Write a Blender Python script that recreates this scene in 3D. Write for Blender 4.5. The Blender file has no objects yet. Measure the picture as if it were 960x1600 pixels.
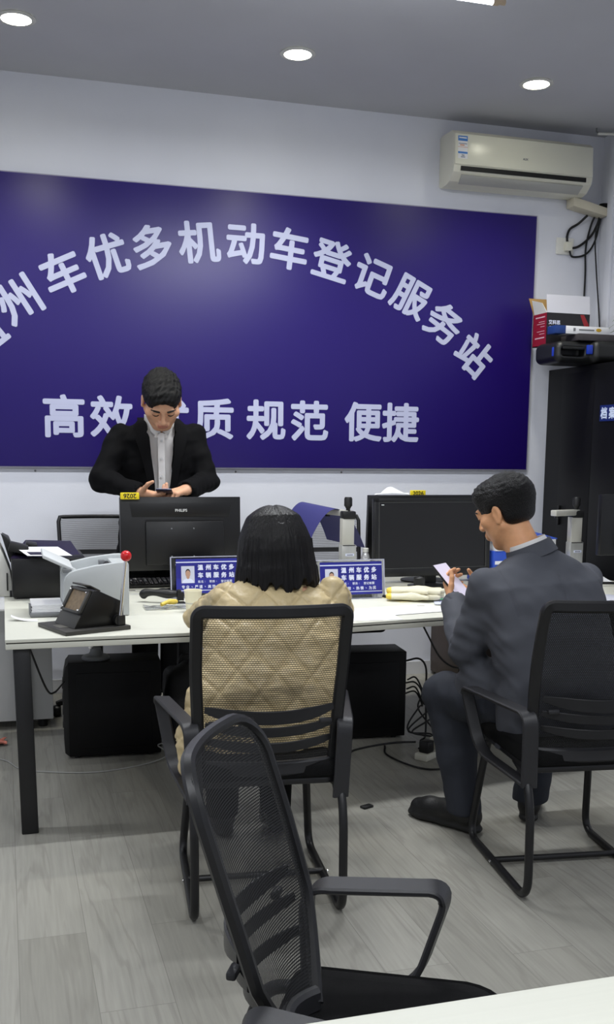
import bpy, bmesh, math, random
import numpy as np
from mathutils import Vector, Matrix, noise as mnoise
random.seed(4)
PI = math.pi
scene = bpy.context.scene
COL = scene.collection
V = Vector

# ------------------------------------------------------------------ camera
CAM_H = 1.392
pitch, yaw, roll = math.radians(8.4), math.radians(16.6), math.radians(.66)
fwv = V((math.sin(yaw)*math.cos(pitch), math.cos(yaw)*math.cos(pitch), -math.sin(pitch)))
r0 = V((math.cos(yaw), -math.sin(yaw), 0))
u0 = r0.cross(fwv)
rtv = r0*math.cos(roll) + u0*math.sin(roll)
upv = u0*math.cos(roll) - r0*math.sin(roll)
cd = bpy.data.cameras.new('camera')
cam = bpy.data.objects.new('camera', cd)
COL.objects.link(cam)
m3 = Matrix((rtv, upv, -fwv)).transposed()
cam.matrix_world = Matrix.Translation((0, 0, CAM_H)) @ m3.to_4x4()
cd.sensor_fit = 'HORIZONTAL'
cd.sensor_width = 36
cd.lens = 1590/960*36
cd.shift_y = 138/960
cd.clip_start = .05
scene.camera = cam

# ------------------------------------------------------------------ world, lights, exposure
w = bpy.data.worlds.new('world'); scene.world = w
w.use_nodes = True
w.node_tree.nodes['Background'].inputs[0].default_value = (.75, .8, .9, 1)
w.node_tree.nodes['Background'].inputs[1].default_value = .15
vs = scene.view_settings
vs.view_transform = 'Standard'; vs.look = 'None'; vs.gamma = 1; vs.use_curve_mapping = False
vs.exposure = 0.95
scene.cycles.use_denoising = True
scene.cycles.max_bounces = 8
scene.cycles.transparent_max_bounces = 24

def area(name, loc, sx, sy, power, col=(1, 1, 1), rot=(0, 0, 0)):
    l = bpy.data.lights.new(name, 'AREA'); l.shape = 'RECTANGLE'; l.size = sx; l.size_y = sy
    l.energy = power; l.color = col
    o = bpy.data.objects.new(name, l); COL.objects.link(o); o.location = loc; o.rotation_euler = rot
    return o
COOL = (.93, .96, 1.0)
# light of the tube lamp in view first, then four unseen fill lights added
area('tube_or_fill_light', (1.30, 4.02, 3.12), 1.2, .06, 26, COOL)
area('tube_or_fill_light', (-1.4, 4.02, 3.12), 1.2, .06, 14, COOL)
area('tube_or_fill_light', (1.30, .9, 3.12), 1.2, .06, 20, COOL)
area('tube_or_fill_light', (-1.4, .9, 3.12), 1.2, .06, 20, COOL)
area('tube_or_fill_light', (.4, -1.4, 3.12), 1.2, .06, 22, COOL)

# ------------------------------------------------------------------ helpers: objects
def setp(o, label=None, cat=None, group=None, kind=None):
    if label: o['label'] = label
    if cat: o['category'] = cat
    if group: o['group'] = group
    if kind: o['kind'] = kind
    return o
def thing(name, label, cat, loc=(0, 0, 0), rz=0, group=None):
    o = bpy.data.objects.new(name, None); COL.objects.link(o)
    o.empty_display_size = .1
    o.location = loc; o.rotation_euler = (0, 0, rz)
    return setp(o, label, cat, group)
def copy_tree(root):
    r = root.copy(); COL.objects.link(r)
    for ch in list(root.children):
        c = ch.copy(); COL.objects.link(c); c.parent = r
        for g in list(ch.children):
            d = g.copy(); COL.objects.link(d); d.parent = c
    return r

def lin(c):
    return tuple((x/12.92 if x <= .04045 else ((x+.055)/1.055)**2.4) for x in c)
def rgb(r, g, b):
    return lin((r/255, g/255, b/255))

# ------------------------------------------------------------------ helpers: materials
def mat(name, col, rough=.5, metal=0., spec=.5, nscale=0, namt=0., bscale=0, bamt=0., stretch=(1, 1, 1), emit=None, estr=0, sheen=0, coat=0, alpha=1, trans=0):
    m = bpy.data.materials.new(name); m.use_nodes = True
    nt = m.node_tree; b = nt.nodes['Principled BSDF']
    b.inputs['Base Color'].default_value = (*col, 1)
    b.inputs['Roughness'].default_value = rough
    b.inputs['Metallic'].default_value = metal
    b.inputs['Specular IOR Level'].default_value = spec
    if sheen:
        b.inputs['Sheen Weight'].default_value = sheen; b.inputs['Sheen Roughness'].default_value = .5
    if coat: b.inputs['Coat Weight'].default_value = coat
    if trans: b.inputs['Transmission Weight'].default_value = trans
    if emit:
        b.inputs['Emission Color'].default_value = (*emit, 1); b.inputs['Emission Strength'].default_value = estr
    if namt or bamt:
        tc = nt.nodes.new('ShaderNodeTexCoord'); mp = nt.nodes.new('ShaderNodeMapping')
        mp.inputs['Scale'].default_value = stretch
        nt.links.new(tc.outputs['Object'], mp.inputs['Vector'])
    if namt:
        n = nt.nodes.new('ShaderNodeTexNoise'); n.inputs['Scale'].default_value = nscale; n.inputs['Detail'].default_value = 5
        nt.links.new(mp.outputs[0], n.inputs['Vector'])
        r = nt.nodes.new('ShaderNodeValToRGB')
        r.color_ramp.elements[0].position = .3; r.color_ramp.elements[1].position = .7
        r.color_ramp.elements[0].color = (*[c*(1-namt) for c in col], 1)
        r.color_ramp.elements[1].color = (*[min(1, c*(1+namt)) for c in col], 1)
        nt.links.new(n.outputs['Fac'], r.inputs[0]); nt.links.new(r.outputs[0], b.inputs['Base Color'])
    if bamt:
        n2 = nt.nodes.new('ShaderNodeTexNoise'); n2.inputs['Scale'].default_value = bscale; n2.inputs['Detail'].default_value = 4
        nt.links.new(mp.outputs[0], n2.inputs['Vector'])
        bp = nt.nodes.new('ShaderNodeBump'); bp.inputs['Strength'].default_value = bamt; bp.inputs['Distance'].default_value = .01
        nt.links.new(n2.outputs['Fac'], bp.inputs['Height']); nt.links.new(bp.outputs[0], b.inputs['Normal'])
    return m

# ------------------------------------------------------------------ helpers: mesh builder
class MB:
    def __init__(s): s.v = []; s.f = []; s.mi = []
    def raw(s, vs_, fs, mi=0, M=None):
        o = len(s.v)
        for p in vs_:
            p = V(p)
            s.v.append(tuple(M @ p) if M else tuple(p))
        for f in fs: s.f.append(tuple(i+o for i in f)); s.mi.append(mi)
        return s
    def bm(s, b, mi=0, M=None):
        b.verts.index_update()
        s.raw([v.co.copy() for v in b.verts], [[v.index for v in f.verts] for f in b.faces], mi, M); b.free(); return s
    def box(s, c, size, bev=0., rot=None, mi=0, seg=2, M=None):
        b = bmesh.new(); bmesh.ops.create_cube(b, size=1)
        for v in b.verts: v.co = V((v.co.x*size[0], v.co.y*size[1], v.co.z*size[2]))
        if bev: bmesh.ops.bevel(b, geom=list(b.edges), offset=bev, segments=seg, affect='EDGES', profile=.5)
        T = Matrix.Translation(c)
        if rot is not None: T = T @ (rot.to_4x4() if isinstance(rot, Matrix) else Matrix.Rotation(rot, 4, 'Z'))
        return s.bm(b, mi, (M @ T) if M else T)
    def bx(s, x0, x1, y0, y1, z0, z1, bev=0., mi=0, M=None):
        return s.box(((x0+x1)/2, (y0+y1)/2, (z0+z1)/2), (abs(x1-x0), abs(y1-y0), abs(z1-z0)), bev, None, mi, 2, M)
    def prism(s, pts, ext, bev=0., mi=0, M=None, seg=2):
        """pts: 3D outline, ext: extrusion vector"""
        b = bmesh.new(); ext = V(ext)
        a = [b.verts.new(p) for p in pts]; f = b.faces.new(a)
        r = bmesh.ops.extrude_face_region(b, geom=[f])
        bmesh.ops.translate(b, verts=[g for g in r['geom'] if isinstance(g, bmesh.types.BMVert)], vec=ext)
        bmesh.ops.recalc_face_normals(b, faces=b.faces)
        if bev: bmesh.ops.bevel(b, geom=list(b.edges), offset=bev, segments=seg, affect='EDGES', profile=.5)
        return s.bm(b, mi, M)
    def tube(s, path, r, seg=10, mi=0, closed=False, M=None, caps=True):
        pts = [V(p) for p in path]; n = len(pts)
        rs = r if isinstance(r, (list, tuple)) else [r]*n
        tang = []
        for i in range(n):
            if closed: t = pts[(i+1) % n]-pts[i-1]
            else: t = pts[min(i+1, n-1)]-pts[max(i-1, 0)]
            tang.append(t.normalized())
        a = tang[0].orthogonal().normalized(); vs_ = []
        for i in range(n):
            a = (a-tang[i]*a.dot(tang[i])).normalized(); b2 = tang[i].cross(a)
            for k in range(seg):
                an = 2*PI*k/seg
                vs_.append(pts[i]+(a*math.cos(an)+b2*math.sin(an))*rs[i])
        fs = []
        for i in range(n if closed else n-1):
            j = (i+1) % n
            for k in range(seg):
                l = (k+1) % seg
                fs.append((i*seg+k, i*seg+l, j*seg+l, j*seg+k))
        if caps and not closed:
            fs.append(tuple(range(seg))[::-1]); fs.append(tuple((n-1)*seg+k for k in range(seg)))
        return s.raw(vs_, fs, mi, M)
    def band(s, path, side, wid, th, mi=0, M=None, bev=.15):
        """flat strip swept on a path; side = its width direction (vector or list), th = thickness"""
        pts = [V(p) for p in path]; n = len(pts)
        wids = wid if isinstance(wid, (list, tuple)) else [wid]*n
        ths = th if isinstance(th, (list, tuple)) else [th]*n
        vs_ = []
        for i in range(n):
            t = (pts[min(i+1, n-1)]-pts[max(i-1, 0)]).normalized()
            sd = V(side[i]) if isinstance(side, list) else V(side)
            sd = (sd-t*sd.dot(t)).normalized(); nn = t.cross(sd)
            w2, t2 = wids[i]/2, ths[i]/2; c = min(w2, t2)*bev*2
            for (x, y) in ((-w2, -t2+c), (-w2+c, -t2), (w2-c, -t2), (w2, -t2+c), (w2, t2-c), (w2-c, t2), (-w2+c, t2), (-w2, t2-c)):
                vs_.append(pts[i]+sd*x+nn*y)
        fs = []
        for i in range(n-1):
            for k in range(8):
                l = (k+1) % 8
                fs.append((i*8+k, i*8+l, (i+1)*8+l, (i+1)*8+k))
        fs.append(tuple(range(8))[::-1]); fs.append(tuple((n-1)*8+k for k in range(8)))
        return s.raw(vs_, fs, mi, M)
    def lathe(s, prof, c=(0, 0, 0), seg=24, mi=0, M=None):
        c = V(c); vs_ = []; n = len(prof)
        for (r, z) in prof:
            for k in range(seg):
                a = 2*PI*k/seg; vs_.append(c+V((r*math.cos(a), r*math.sin(a), z)))
        fs = []
        for i in range(n-1):
            for k in range(seg):
                l = (k+1) % seg
                fs.append((i*seg+k, i*seg+l, (i+1)*seg+l, (i+1)*seg+k))
        if prof[0][0] > 1e-5: fs.append(tuple(range(seg))[::-1])
        if prof[-1][0] > 1e-5: fs.append(tuple((n-1)*seg+k for k in range(seg)))
        return s.raw(vs_, fs, mi, M)
    def ball(s, c, r, mi=0, M=None, u=20, v=12):
        b = bmesh.new(); bmesh.ops.create_uvsphere(b, u_segments=u, v_segments=v, radius=1)
        rr = r if isinstance(r, (tuple, list)) else (r, r, r)
        for q in b.verts: q.co = V((q.co.x*rr[0], q.co.y*rr[1], q.co.z*rr[2]))+V(c)
        return s.bm(b, mi, M)
    def sheet(s, fn, nu, nv, th=.0006, mi=0, M=None):
        """surface fn(u,v) in 0..1 given a small real thickness"""
        P = [[V(fn(i/nu, j/nv)) for j in range(nv+1)] for i in range(nu+1)]
        top = []; bot = []
        for i in range(nu+1):
            for j in range(nv+1):
                du = P[min(i+1, nu)][j]-P[max(i-1, 0)][j]; dv = P[i][min(j+1, nv)]-P[i][max(j-1, 0)]
                n = du.cross(dv); n = n.normalized() if n.length > 1e-9 else V((0, 0, 1))
                top.append(P[i][j]+n*th/2); bot.append(P[i][j]-n*th/2)
        N = len(top); W_ = nv+1; fs = []
        for i in range(nu):
            for j in range(nv):
                a = i*W_+j; fs.append((a, a+W_, a+W_+1, a+1)); fs.append((a+N, a+1+N, a+W_+1+N, a+W_+N))
        rim = [i*W_ for i in range(nu+1)]+[nu*W_+j for j in range(1, nv+1)]+[i*W_+nv for i in range(nu-1, -1, -1)]+[j for j in range(nv-1, 0, -1)]
        for k in range(len(rim)):
            a, b = rim[k], rim[(k+1) % len(rim)]; fs.append((b, a, a+N, b+N))
        return s.raw(top+bot, fs, mi, M)
    def build(s, name, mats, parent=None, ang=38, loc=None, rz=None, flat=False):
        me = bpy.data.meshes.new(name); me.from_pydata(s.v, [], s.f)
        if not isinstance(mats, (list, tuple)): mats = [mats]
        for m in mats: me.materials.append(m)
        me.polygons.foreach_set('material_index', s.mi)
        me.update()
        if not flat:
            me.shade_smooth(); me.set_sharp_from_angle(angle=math.radians(ang))
        o = bpy.data.objects.new(name, me); COL.objects.link(o)
        if parent is not None: o.parent = parent
        if loc is not None: o.location = loc
        if rz is not None: o.rotation_euler = (0, 0, rz)
        return o

def frame(o, x, y, z):
    """matrix whose columns are the local axes"""
    return Matrix.Translation(o) @ Matrix((V(x), V(y), V(z))).transposed().to_4x4()
_tc = {}
def text(body, size=1., bold=0., ext=.0, align='CENTER', mid=True):
    k = (body, size, bold, ext, align, mid)
    if k in _tc: return _tc[k]
    cu = bpy.data.curves.new('t', 'FONT'); cu.body = body; cu.size = size; cu.offset = bold; cu.extrude = ext
    cu.align_x = align; cu.align_y = 'CENTER' if mid else 'BOTTOM_BASELINE'
    cu.resolution_u = 3
    o = bpy.data.objects.new('t', cu); COL.objects.link(o)
    dg = bpy.context.evaluated_depsgraph_get(); dg.update()
    me = bpy.data.meshes.new_from_object(o.evaluated_get(dg))
    vs_ = [v.co.copy() for v in me.vertices]; fs = [tuple(p.vertices) for p in me.polygons]
    bpy.data.objects.remove(o); bpy.data.curves.remove(cu); bpy.data.meshes.remove(me)
    _tc[k] = (vs_, fs)
    return _tc[k]
def boldtext(body, size, r, ext=.0, n=8):
    """heavier strokes: the glyph repeated on a small circle"""
    vs_, fs = text(body, size, 0, ext); vs_, _, _ = centred(vs_)
    out = list(vs_); of = list(fs)
    for k in range(n):
        a = 2*PI*k/n; o = len(out)
        out += [v+V((r*math.cos(a), r*math.sin(a), -.00002*(k+1))) for v in vs_]; of += [tuple(i+o for i in f) for f in fs]
    return out, of
def centred(vs_):
    xs = [v.x for v in vs_]; ys = [v.y for v in vs_]
    c = V(((min(xs)+max(xs))/2, (min(ys)+max(ys))/2, 0))
    return [v-c for v in vs_], max(xs)-min(xs), max(ys)-min(ys)
def bez(pts, n=8):
    """Catmull-Rom through points"""
    P = [V(p) for p in pts]; out = []
    for i in range(len(P)-1):
        a = P[i-1] if i else P[0]*2-P[1]; b, c = P[i], P[i+1]; d = P[i+2] if i+2 < len(P) else c*2-b
        for k in range(n):
            t = k/n
            out.append(.5*((2*b)+(c-a)*t+(2*a-5*b+4*c-d)*t*t+(3*b-a-3*c+d)*t**3))
    out.append(P[-1]); return out
def fillet(pts, r, n=6):
    """polyline with rounded corners"""
    P = [V(p) for p in pts]; out = [P[0]]
    for i in range(1, len(P)-1):
        a, b, c = P[i-1], P[i], P[i+1]
        rr = r[i] if isinstance(r, (list, tuple)) else r
        d1, d2 = (a-b), (c-b); l = min(rr, d1.length*.49, d2.length*.49)
        p, q = b+d1.normalized()*l, b+d2.normalized()*l
        for k in range(n+1):
            t = k/n; out.append(p*(1-t)**2+b*2*t*(1-t)+q*t*t)
    out.append(P[-1]); return out
# ------------------------------------------------------------------ palette
WALL = mat('wall_paint', rgb(226, 228, 236), .7, spec=.3, nscale=3, namt=.02, bscale=160, bamt=.05)
CEIL = mat('ceiling_paint', rgb(190, 191, 196), .85, spec=.2, nscale=2, namt=.03)
WHITE = mat('white_plastic', rgb(232, 231, 224), .45)
WARMW = mat('aged_white_plastic', rgb(226, 224, 208), .4, nscale=4, namt=.02)
GREYP = mat('light_grey_plastic', rgb(196, 198, 198), .5)
MIDG = mat('mid_grey_plastic', rgb(120, 122, 124), .5)
BLACK = mat('black_plastic', rgb(14, 14, 15), .5)
SATIN = mat('satin_black_plastic', rgb(20, 20, 22), .38, bscale=900, bamt=.08)
DARKER = mat('deep_black_metal', rgb(6, 6, 7), .5, spec=.25)
BLKMET = mat('black_powder_coat', rgb(13, 13, 15), .42, bscale=700, bamt=.06)
GLOSSB = mat('gloss_black', rgb(14, 13, 18), .15)
CHROME = mat('chrome', (.8, .8, .8), .18, metal=1)
ALU = mat('brushed_aluminium', rgb(196, 196, 190), .35, metal=.6, nscale=60, namt=.04, stretch=(1, 1, .05))
RED = mat('red_plastic', rgb(214, 30, 36), .3)
YEL = mat('yellow_tag', rgb(236, 212, 30), .5)
PAPER = mat('paper', rgb(238, 238, 240), .8, spec=.2)
CARD = mat('brown_card', rgb(176, 142, 90), .85, spec=.1)
SIGN = mat('sign_purple_film', rgb(31, 9, 104), .40, spec=.5, nscale=300, namt=.03)
LETTER = mat('sign_white_film', rgb(190, 194, 222), .5)
NAVY = mat('navy_print', rgb(44, 48, 150), .35)
NAVYD = mat('dark_navy_print', rgb(36, 38, 132), .35)
INKW = mat('white_print', rgb(226, 230, 250), .5)
INKB = mat('black_print', rgb(14, 14, 14), .6)
BLUE = mat('bright_blue_plastic', rgb(28, 60, 180), .4)
TUBEM = mat('lamp_glow', (1, 1, 1), .5, emit=(.9, .94, 1), estr=9)
DOWNM = mat('downlight_glow', (1, 1, .9), .5, emit=(1, .98, .80), estr=16)
CORD = mat('black_cable', rgb(14, 14, 15), .5)
CORDW = mat('grey_cable', rgb(150, 150, 146), .5)

def wood_floor():
    m = bpy.data.materials.new('grey_wood_planks'); m.use_nodes = True
    nt = m.node_tree; b = nt.nodes['Principled BSDF']; L = nt.links.new; N = nt.nodes.new
    tc = N('ShaderNodeTexCoord')
    sw = N('ShaderNodeMapping'); sw.inputs['Rotation'].default_value = (0, 0, PI/2); L(tc.outputs['Object'], sw.inputs['Vector'])
    br = N('ShaderNodeTexBrick'); br.offset = .37; br.inputs['Scale'].default_value = 1
    br.inputs['Brick Width'].default_value = 1.2; br.inputs['Row Height'].default_value = .19
    br.inputs['Mortar Size'].default_value = .0012; br.inputs['Mortar Smooth'].default_value = .3
    br.inputs['Color1'].default_value = (.0, .0, .0, 1); br.inputs['Color2'].default_value = (1, 1, 1, 1); br.inputs['Mortar'].default_value = (.5, .5, .5, 1)
    L(sw.outputs[0], br.inputs['Vector'])
    # grain: stretched along the plank, shifted per plank
    mp = N('ShaderNodeMapping'); mp.inputs['Scale'].default_value = (14, 1.1, 1); L(tc.outputs['Object'], mp.inputs['Vector'])
    add = N('ShaderNodeVectorMath'); add.operation = 'ADD'; L(mp.outputs[0], add.inputs[0])
    sc = N('ShaderNodeVectorMath'); sc.operation = 'SCALE'; sc.inputs['Scale'].default_value = 7.3; L(br.outputs['Color'], sc.inputs[0]); L(sc.outputs[0], add.inputs[1])
    n1 = N('ShaderNodeTexNoise'); n1.inputs['Scale'].default_value = 1.0; n1.inputs['Detail'].default_value = 3; n1.inputs['Distortion'].default_value = .6; L(add.outputs[0], n1.inputs['Vector'])
    # contour rings of the low noise read as cathedral grain
    mu = N('ShaderNodeMath'); mu.operation = 'MULTIPLY'; mu.inputs[1].default_value = 26; L(n1.outputs['Fac'], mu.inputs[0])
    sn = N('ShaderNodeMath'); sn.operation = 'SINE'; L(mu.outputs[0], sn.inputs[0])
    rp = N('ShaderNodeMapRange'); rp.inputs['From Min'].default_value = .55; rp.inputs['From Max'].default_value = 1; rp.inputs['To Min'].default_value = 0; rp.inputs['To Max'].default_value = 1; L(sn.outputs[0], rp.inputs['Value'])
    mp2 = N('ShaderNodeMapping'); mp2.inputs['Scale'].default_value = (90, 4, 1); L(tc.outputs['Object'], mp2.inputs['Vector'])
    n2 = N('ShaderNodeTexNoise'); n2.inputs['Scale'].default_value = 1; n2.inputs['Detail'].default_value = 4; L(mp2.outputs[0], n2.inputs['Vector'])
    base = N('ShaderNodeMix'); base.data_type = 'RGBA'; base.inputs['A'].default_value = (*rgb(143, 141, 132), 1); base.inputs['B'].default_value = (*rgb(156, 154, 145), 1)
    L(br.outputs['Color'], base.inputs['Factor'])
    g1 = N('ShaderNodeMix'); g1.data_type = 'RGBA'; g1.inputs['B'].default_value = (*rgb(124, 121, 113), 1)
    k = N('ShaderNodeMath'); k.operation = 'MULTIPLY'; k.inputs[1].default_value = .35; L(rp.outputs[0], k.inputs[0]); L(k.outputs[0], g1.inputs['Factor']); L(base.outputs['Result'], g1.inputs['A'])
    g2 = N('ShaderNodeMix'); g2.data_type = 'RGBA'; g2.blend_type = 'OVERLAY'; g2.inputs['Factor'].default_value = .2; L(g1.outputs['Result'], g2.inputs['A']); L(n2.outputs['Fac'], g2.inputs['B'])
    g3 = N('ShaderNodeMix'); g3.data_type = 'RGBA'; g3.inputs['B'].default_value = (*rgb(126, 124, 116), 1); L(br.outputs['Fac'], g3.inputs['Factor']); L(g2.outputs['Result'], g3.inputs['A'])
    L(g3.outputs['Result'], b.inputs['Base Color'])
    b.inputs['Roughness'].default_value = .42; b.inputs['Specular IOR Level'].default_value = .4
    bp = N('ShaderNodeBump'); bp.inputs['Strength'].default_value = .12; bp.inputs['Distance'].default_value = .002; L(n2.outputs['Fac'], bp.inputs['Height']); L(bp.outputs[0], b.inputs['Normal'])
    return m
FLOOR = wood_floor()

def desk_white():
    return mat('white_laminate', rgb(216, 216, 203), .42, nscale=1.5, namt=.025, bscale=1.2, bamt=.02, stretch=(1, 60, 1))
LAM = desk_white()

# ------------------------------------------------------------------ room
ZC = 3.323; WY = 5.85; WXR = 3.63; WXL = -3.2; YF = -3.0
def slab(name, x0, x1, y0, y1, z0, z1, m):
    o = MB().bx(x0, x1, y0, y1, z0, z1).build(name, m); o['kind'] = 'structure'; return o
slab('floor', WXL-.1, WXR+.1, YF-.1, WY+.1, -.1, 0, FLOOR)
slab('ceiling', WXL-.1, WXR+.1, YF-.1, WY+.1, ZC, ZC+.1, CEIL)
slab('wall_back', WXL-.1, WXR+.1, WY, WY+.1, 0, ZC, WALL)
slab('wall_right', WXR, WXR+.1, YF, WY, 0, ZC, WALL)
slab('wall_left', WXL-.1, WXL, YF, WY, 0, ZC, WALL)
slab('wall_front', WXL, WXR, YF-.1, YF, 0, ZC, WALL)
slab('baseboard_back', WXL, WXR, WY-.012, WY, 0, .08, mat('baseboard_paint', rgb(205, 205, 206), .5))
# boxed pipe running up the corner of the right wall
o = MB().bx(WXR-.02, WXR, WY-.16, WY-.10, 0, ZC, .004).build('trim_1', WALL); o['kind'] = 'structure'

# ------------------------------------------------------------------ sign board
SX0, SX1, SZ0, SZ1 = -.47, 3.17, 1.287, 2.816
sg = thing('sign_board', 'large purple wall sign with arched white Chinese lettering above the standing man', 'sign', (1.35, WY-.001, SZ0))
def SL(x, z, y=0): return V((x-1.35, y, z-SZ0))
MB().bx(SX0-1.35, SX1-1.35, -.030, 0, 0, SZ1-SZ0, .001).build('panel', SIGN, sg)
f = MB(); e = .006
for (a, b2, c, d) in ((SX0-e, SX1+e, SZ0-e, SZ0), (SX0-e, SX1+e, SZ1, SZ1+e), (SX0-e, SX0, SZ0, SZ1), (SX1, SX1+e, SZ0, SZ1)):
    f.bx(a-1.35, b2-1.35, -.026, 0, c-SZ0, d-SZ0)
f.build('edge_frame', mat('sign_edge', rgb(160, 158, 176), .4), sg)
arc = [('温', -.09, 1.985), ('州', .104, 2.166), ('车', .341, 2.322), ('优', .576, 2.425), ('多', .824, 2.490), ('机', 1.084, 2.530), ('动', 1.350, 2.538),
       ('车', 1.606, 2.526), ('登', 1.862, 2.480), ('记', 2.115, 2.405), ('服', 2.357, 2.300), ('务', 2.578, 2.156), ('站', 2.783, 1.977)]
# circle through the characters gives each its turn
cx = 1.345; R_ = 0
def fitcirc():
    A = np.array([[x, z, 1] for _, x, z in arc]); b = np.array([-(x*x+z*z) for _, x, z in arc])
    s_ = np.linalg.lstsq(A, b, rcond=None)[0]; return -s_[0]/2, -s_[1]/2
ccx, ccz = fitcirc()
mb = MB()
for chx, x, z in arc:
    vs_, fs = boldtext(chx, .235, .0062, .0012)
    a = math.atan2(x-ccx, z-ccz); a *= .92
    X_ = V((math.cos(a), 0, -math.sin(a))); Z_ = V((math.sin(a), 0, math.cos(a)))
    mb.raw(vs_, fs, 0, frame(SL(x, z, -.0315), X_, Z_, V((0, -1, 0))))
mb.build('arched_lettering', LETTER, sg, flat=True)
mb = MB()
for chx, x in (('高', .330), ('效', .588), ('优', .905), ('质', 1.165), ('规', 1.474), ('范', 1.738), ('便', 2.073), ('捷', 2.311)):
    vs_, fs = boldtext(chx, .240, .0066, .0012)
    mb.raw(vs_, fs, 0, frame(SL(x, 1.562, -.0315), V((1, 0, 0)), V((0, 0, 1)), V((0, -1, 0))))
mb.build('slogan_lettering', LETTER, sg, flat=True)
# wall screws under the sign
SCL = ('small screw head in the wall under the sign below its first slogan character', 'small screw head in the wall under the sign beside the standing man', 'small screw head in the wall under the sign above the dark screen monitor')
for i, x in enumerate((.17, 1.30, 1.95)):
    o = MB().lathe([(.006, 0), (.006, .004), (.003, .007), (0, .007)], seg=10, M=frame((x, WY, 1.262), V((1, 0, 0)), V((0, 0, 1)), V((0, -1, 0)))).build('wall_screw', MIDG)
    setp(o, SCL[i], 'screw', 'screws under the sign')

# ------------------------------------------------------------------ ceiling lamps
dl0 = None
DLN = ('outermost over the sign end with the arch start', '', '')
labels = ['round recessed ceiling downlight above the start of the arched lettering', 'round recessed ceiling downlight between the tube lamp and the sign middle', 'round recessed ceiling downlight nearest the air conditioner']
for i, x in enumerate((.12, 1.453, 2.765)):
    if i == 0:
        t = thing('downlight', labels[i], 'ceiling light', (x, 5.142, ZC), 0, 'downlights along the sign wall')
        MB().lathe([(.066, -.002), (.086, -.002), (.088, -.006), (.082, -.010), (.068, -.010), (.066, -.002)], seg=32).build('trim_ring', mat('downlight_ring', rgb(206, 206, 200), .4), t)
        MB().lathe([(.0, -.005), (.066, -.005), (.066, -.001), (0, -.001)], seg=32).build('diffuser', DOWNM, t)
        dl0 = t
    else:
        t = copy_tree(dl0); t.location = (x, 5.142, ZC); t['label'] = labels[i]
    l = bpy.data.lights.new('downlight_beam', 'SPOT'); l.energy = 30; l.spot_size = 2.0; l.spot_blend = .9; l.shadow_soft_size = .06; l.color = (1, .98, .9)
    lo = bpy.data.objects.new('downlight_beam', l); COL.objects.link(lo); lo.location = (x, 5.142, ZC-.02)

t = thing('tube_lamp', 'glowing fluorescent tube hanging under the ceiling', 'tube light', (1.35, 4.02, 3.19))
MB().tube([(-.60, 0, 0), (.60, 0, 0)], .014, 16).build('glass_tube', TUBEM, t)
CAPM = mat('tube_end_cap', rgb(196, 176, 150), .5)
for s_ in (-1, 1):
    MB().tube([(s_*.60, 0, 0), (s_*.625, 0, 0)], .0155, 16).tube([(s_*.625, 0, 0), (s_*.655, 0, 0)], .011, 12).bx(s_*.632-.008, s_*.632+.008, -.012, .012, -.004, .134).build('end_cap', CAPM, t)
MB().bx(-.66, .66, -.022, .022, .100, .133, .003).build('fixture_rail', mat('tube_rail', rgb(200, 200, 200), .4), t)

# ------------------------------------------------------------------ air conditioner
AX0, AX1 = 2.53, 3.435
ac = thing('air_conditioner', 'cream wall mounted split air conditioner with energy sticker above the sign end', 'air conditioner', ((AX0+AX1)/2, WY, 2.93))
W2 = (AX1-AX0)/2
prof = [(0, .012), (0, .285), (-.03, .292), (-.17, .287), (-.198, .262), (-.208, .09), (-.200, .055), (-.150, .012), (-.10, 0), (-.02, .0)]
MB().prism([(-W2, y, z) for y, z in prof], (2*W2, 0, 0), .004, seg=2).build('casing', WARMW, ac)
MB().prism([(-W2+.004, y, z) for y, z in ((-.196, .268), (-.205, .262), (-.2145, .095), (-.208, .090))], (2*W2-.008, 0, 0), .002).build('front_panel', mat('ac_front_gloss', rgb(230, 229, 212), .25), ac)
MB().bx(-W2+.045, W2-.045, -.2105, -.19, .062, .086).build('air_slot', INKB, ac)
n_ = V((0, -.652, -.758))
lo = MB()
def lp(x, t_): return V((x, -.198+.06*t_, .050-.046*t_))
lo.prism([lp(-W2+.055, .10)+n_*.002, lp(W2-.055, .10)+n_*.002, lp(W2-.06, .95)+n_*.002, lp(-W2+.06, .95)+n_*.002], n_*.004, .001)
lo.build('louver', mat('ac_louver', rgb(178, 178, 172), .4), ac)
st = MB()
def stk(x0, x1, z0, z1, mi, d=0):
    def q(z): return -.2145-.0006-d+(z-.095)*(.0095/.167)
    st.raw([(x0, q(z0), z0), (x1, q(z0), z0), (x1, q(z1), z1), (x0, q(z1), z1)], [(0, 1, 2, 3)], mi)
s0 = -W2+.022
stk(s0, s0+.060, .125, .250, 0)
stk(s0, s0+.060, .222, .250, 1, .0003); stk(s0+.004, s0+.056, .205, .209, 3, .0003); stk(s0+.012, s0+.040, .196, .201, 2, .0003); stk(s0, s0+.06, .187, .189, 2, .0003)
stk(s0+.006, s0+.054, .236, .243, 0, .0006)
stk(s0, s0+.060, .152, .163, 1, .0003); stk(s0+.022, s0+.040, .140, .146, 3, .0003); stk(s0+.018, s0+.044, .131, .136, 3, .0003)
st.build('energy_sticker', [PAPER, mat('sticker_blue', rgb(44, 120, 200), .5), mat('sticker_orange', rgb(220, 130, 60), .5), mat('sticker_grey', rgb(120, 130, 150), .5)], ac, flat=True)
vs_, fs = text('AUX', .016, .0006, .0002); vs_, _, _ = centred(vs_)
MB().raw(vs_, fs, 0, frame((.0, -.2119, .155), V((1, 0, 0)), V((0, .057, .998)), V((0, -.998, .057)))).build('logo', MIDG, ac, flat=True)
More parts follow.
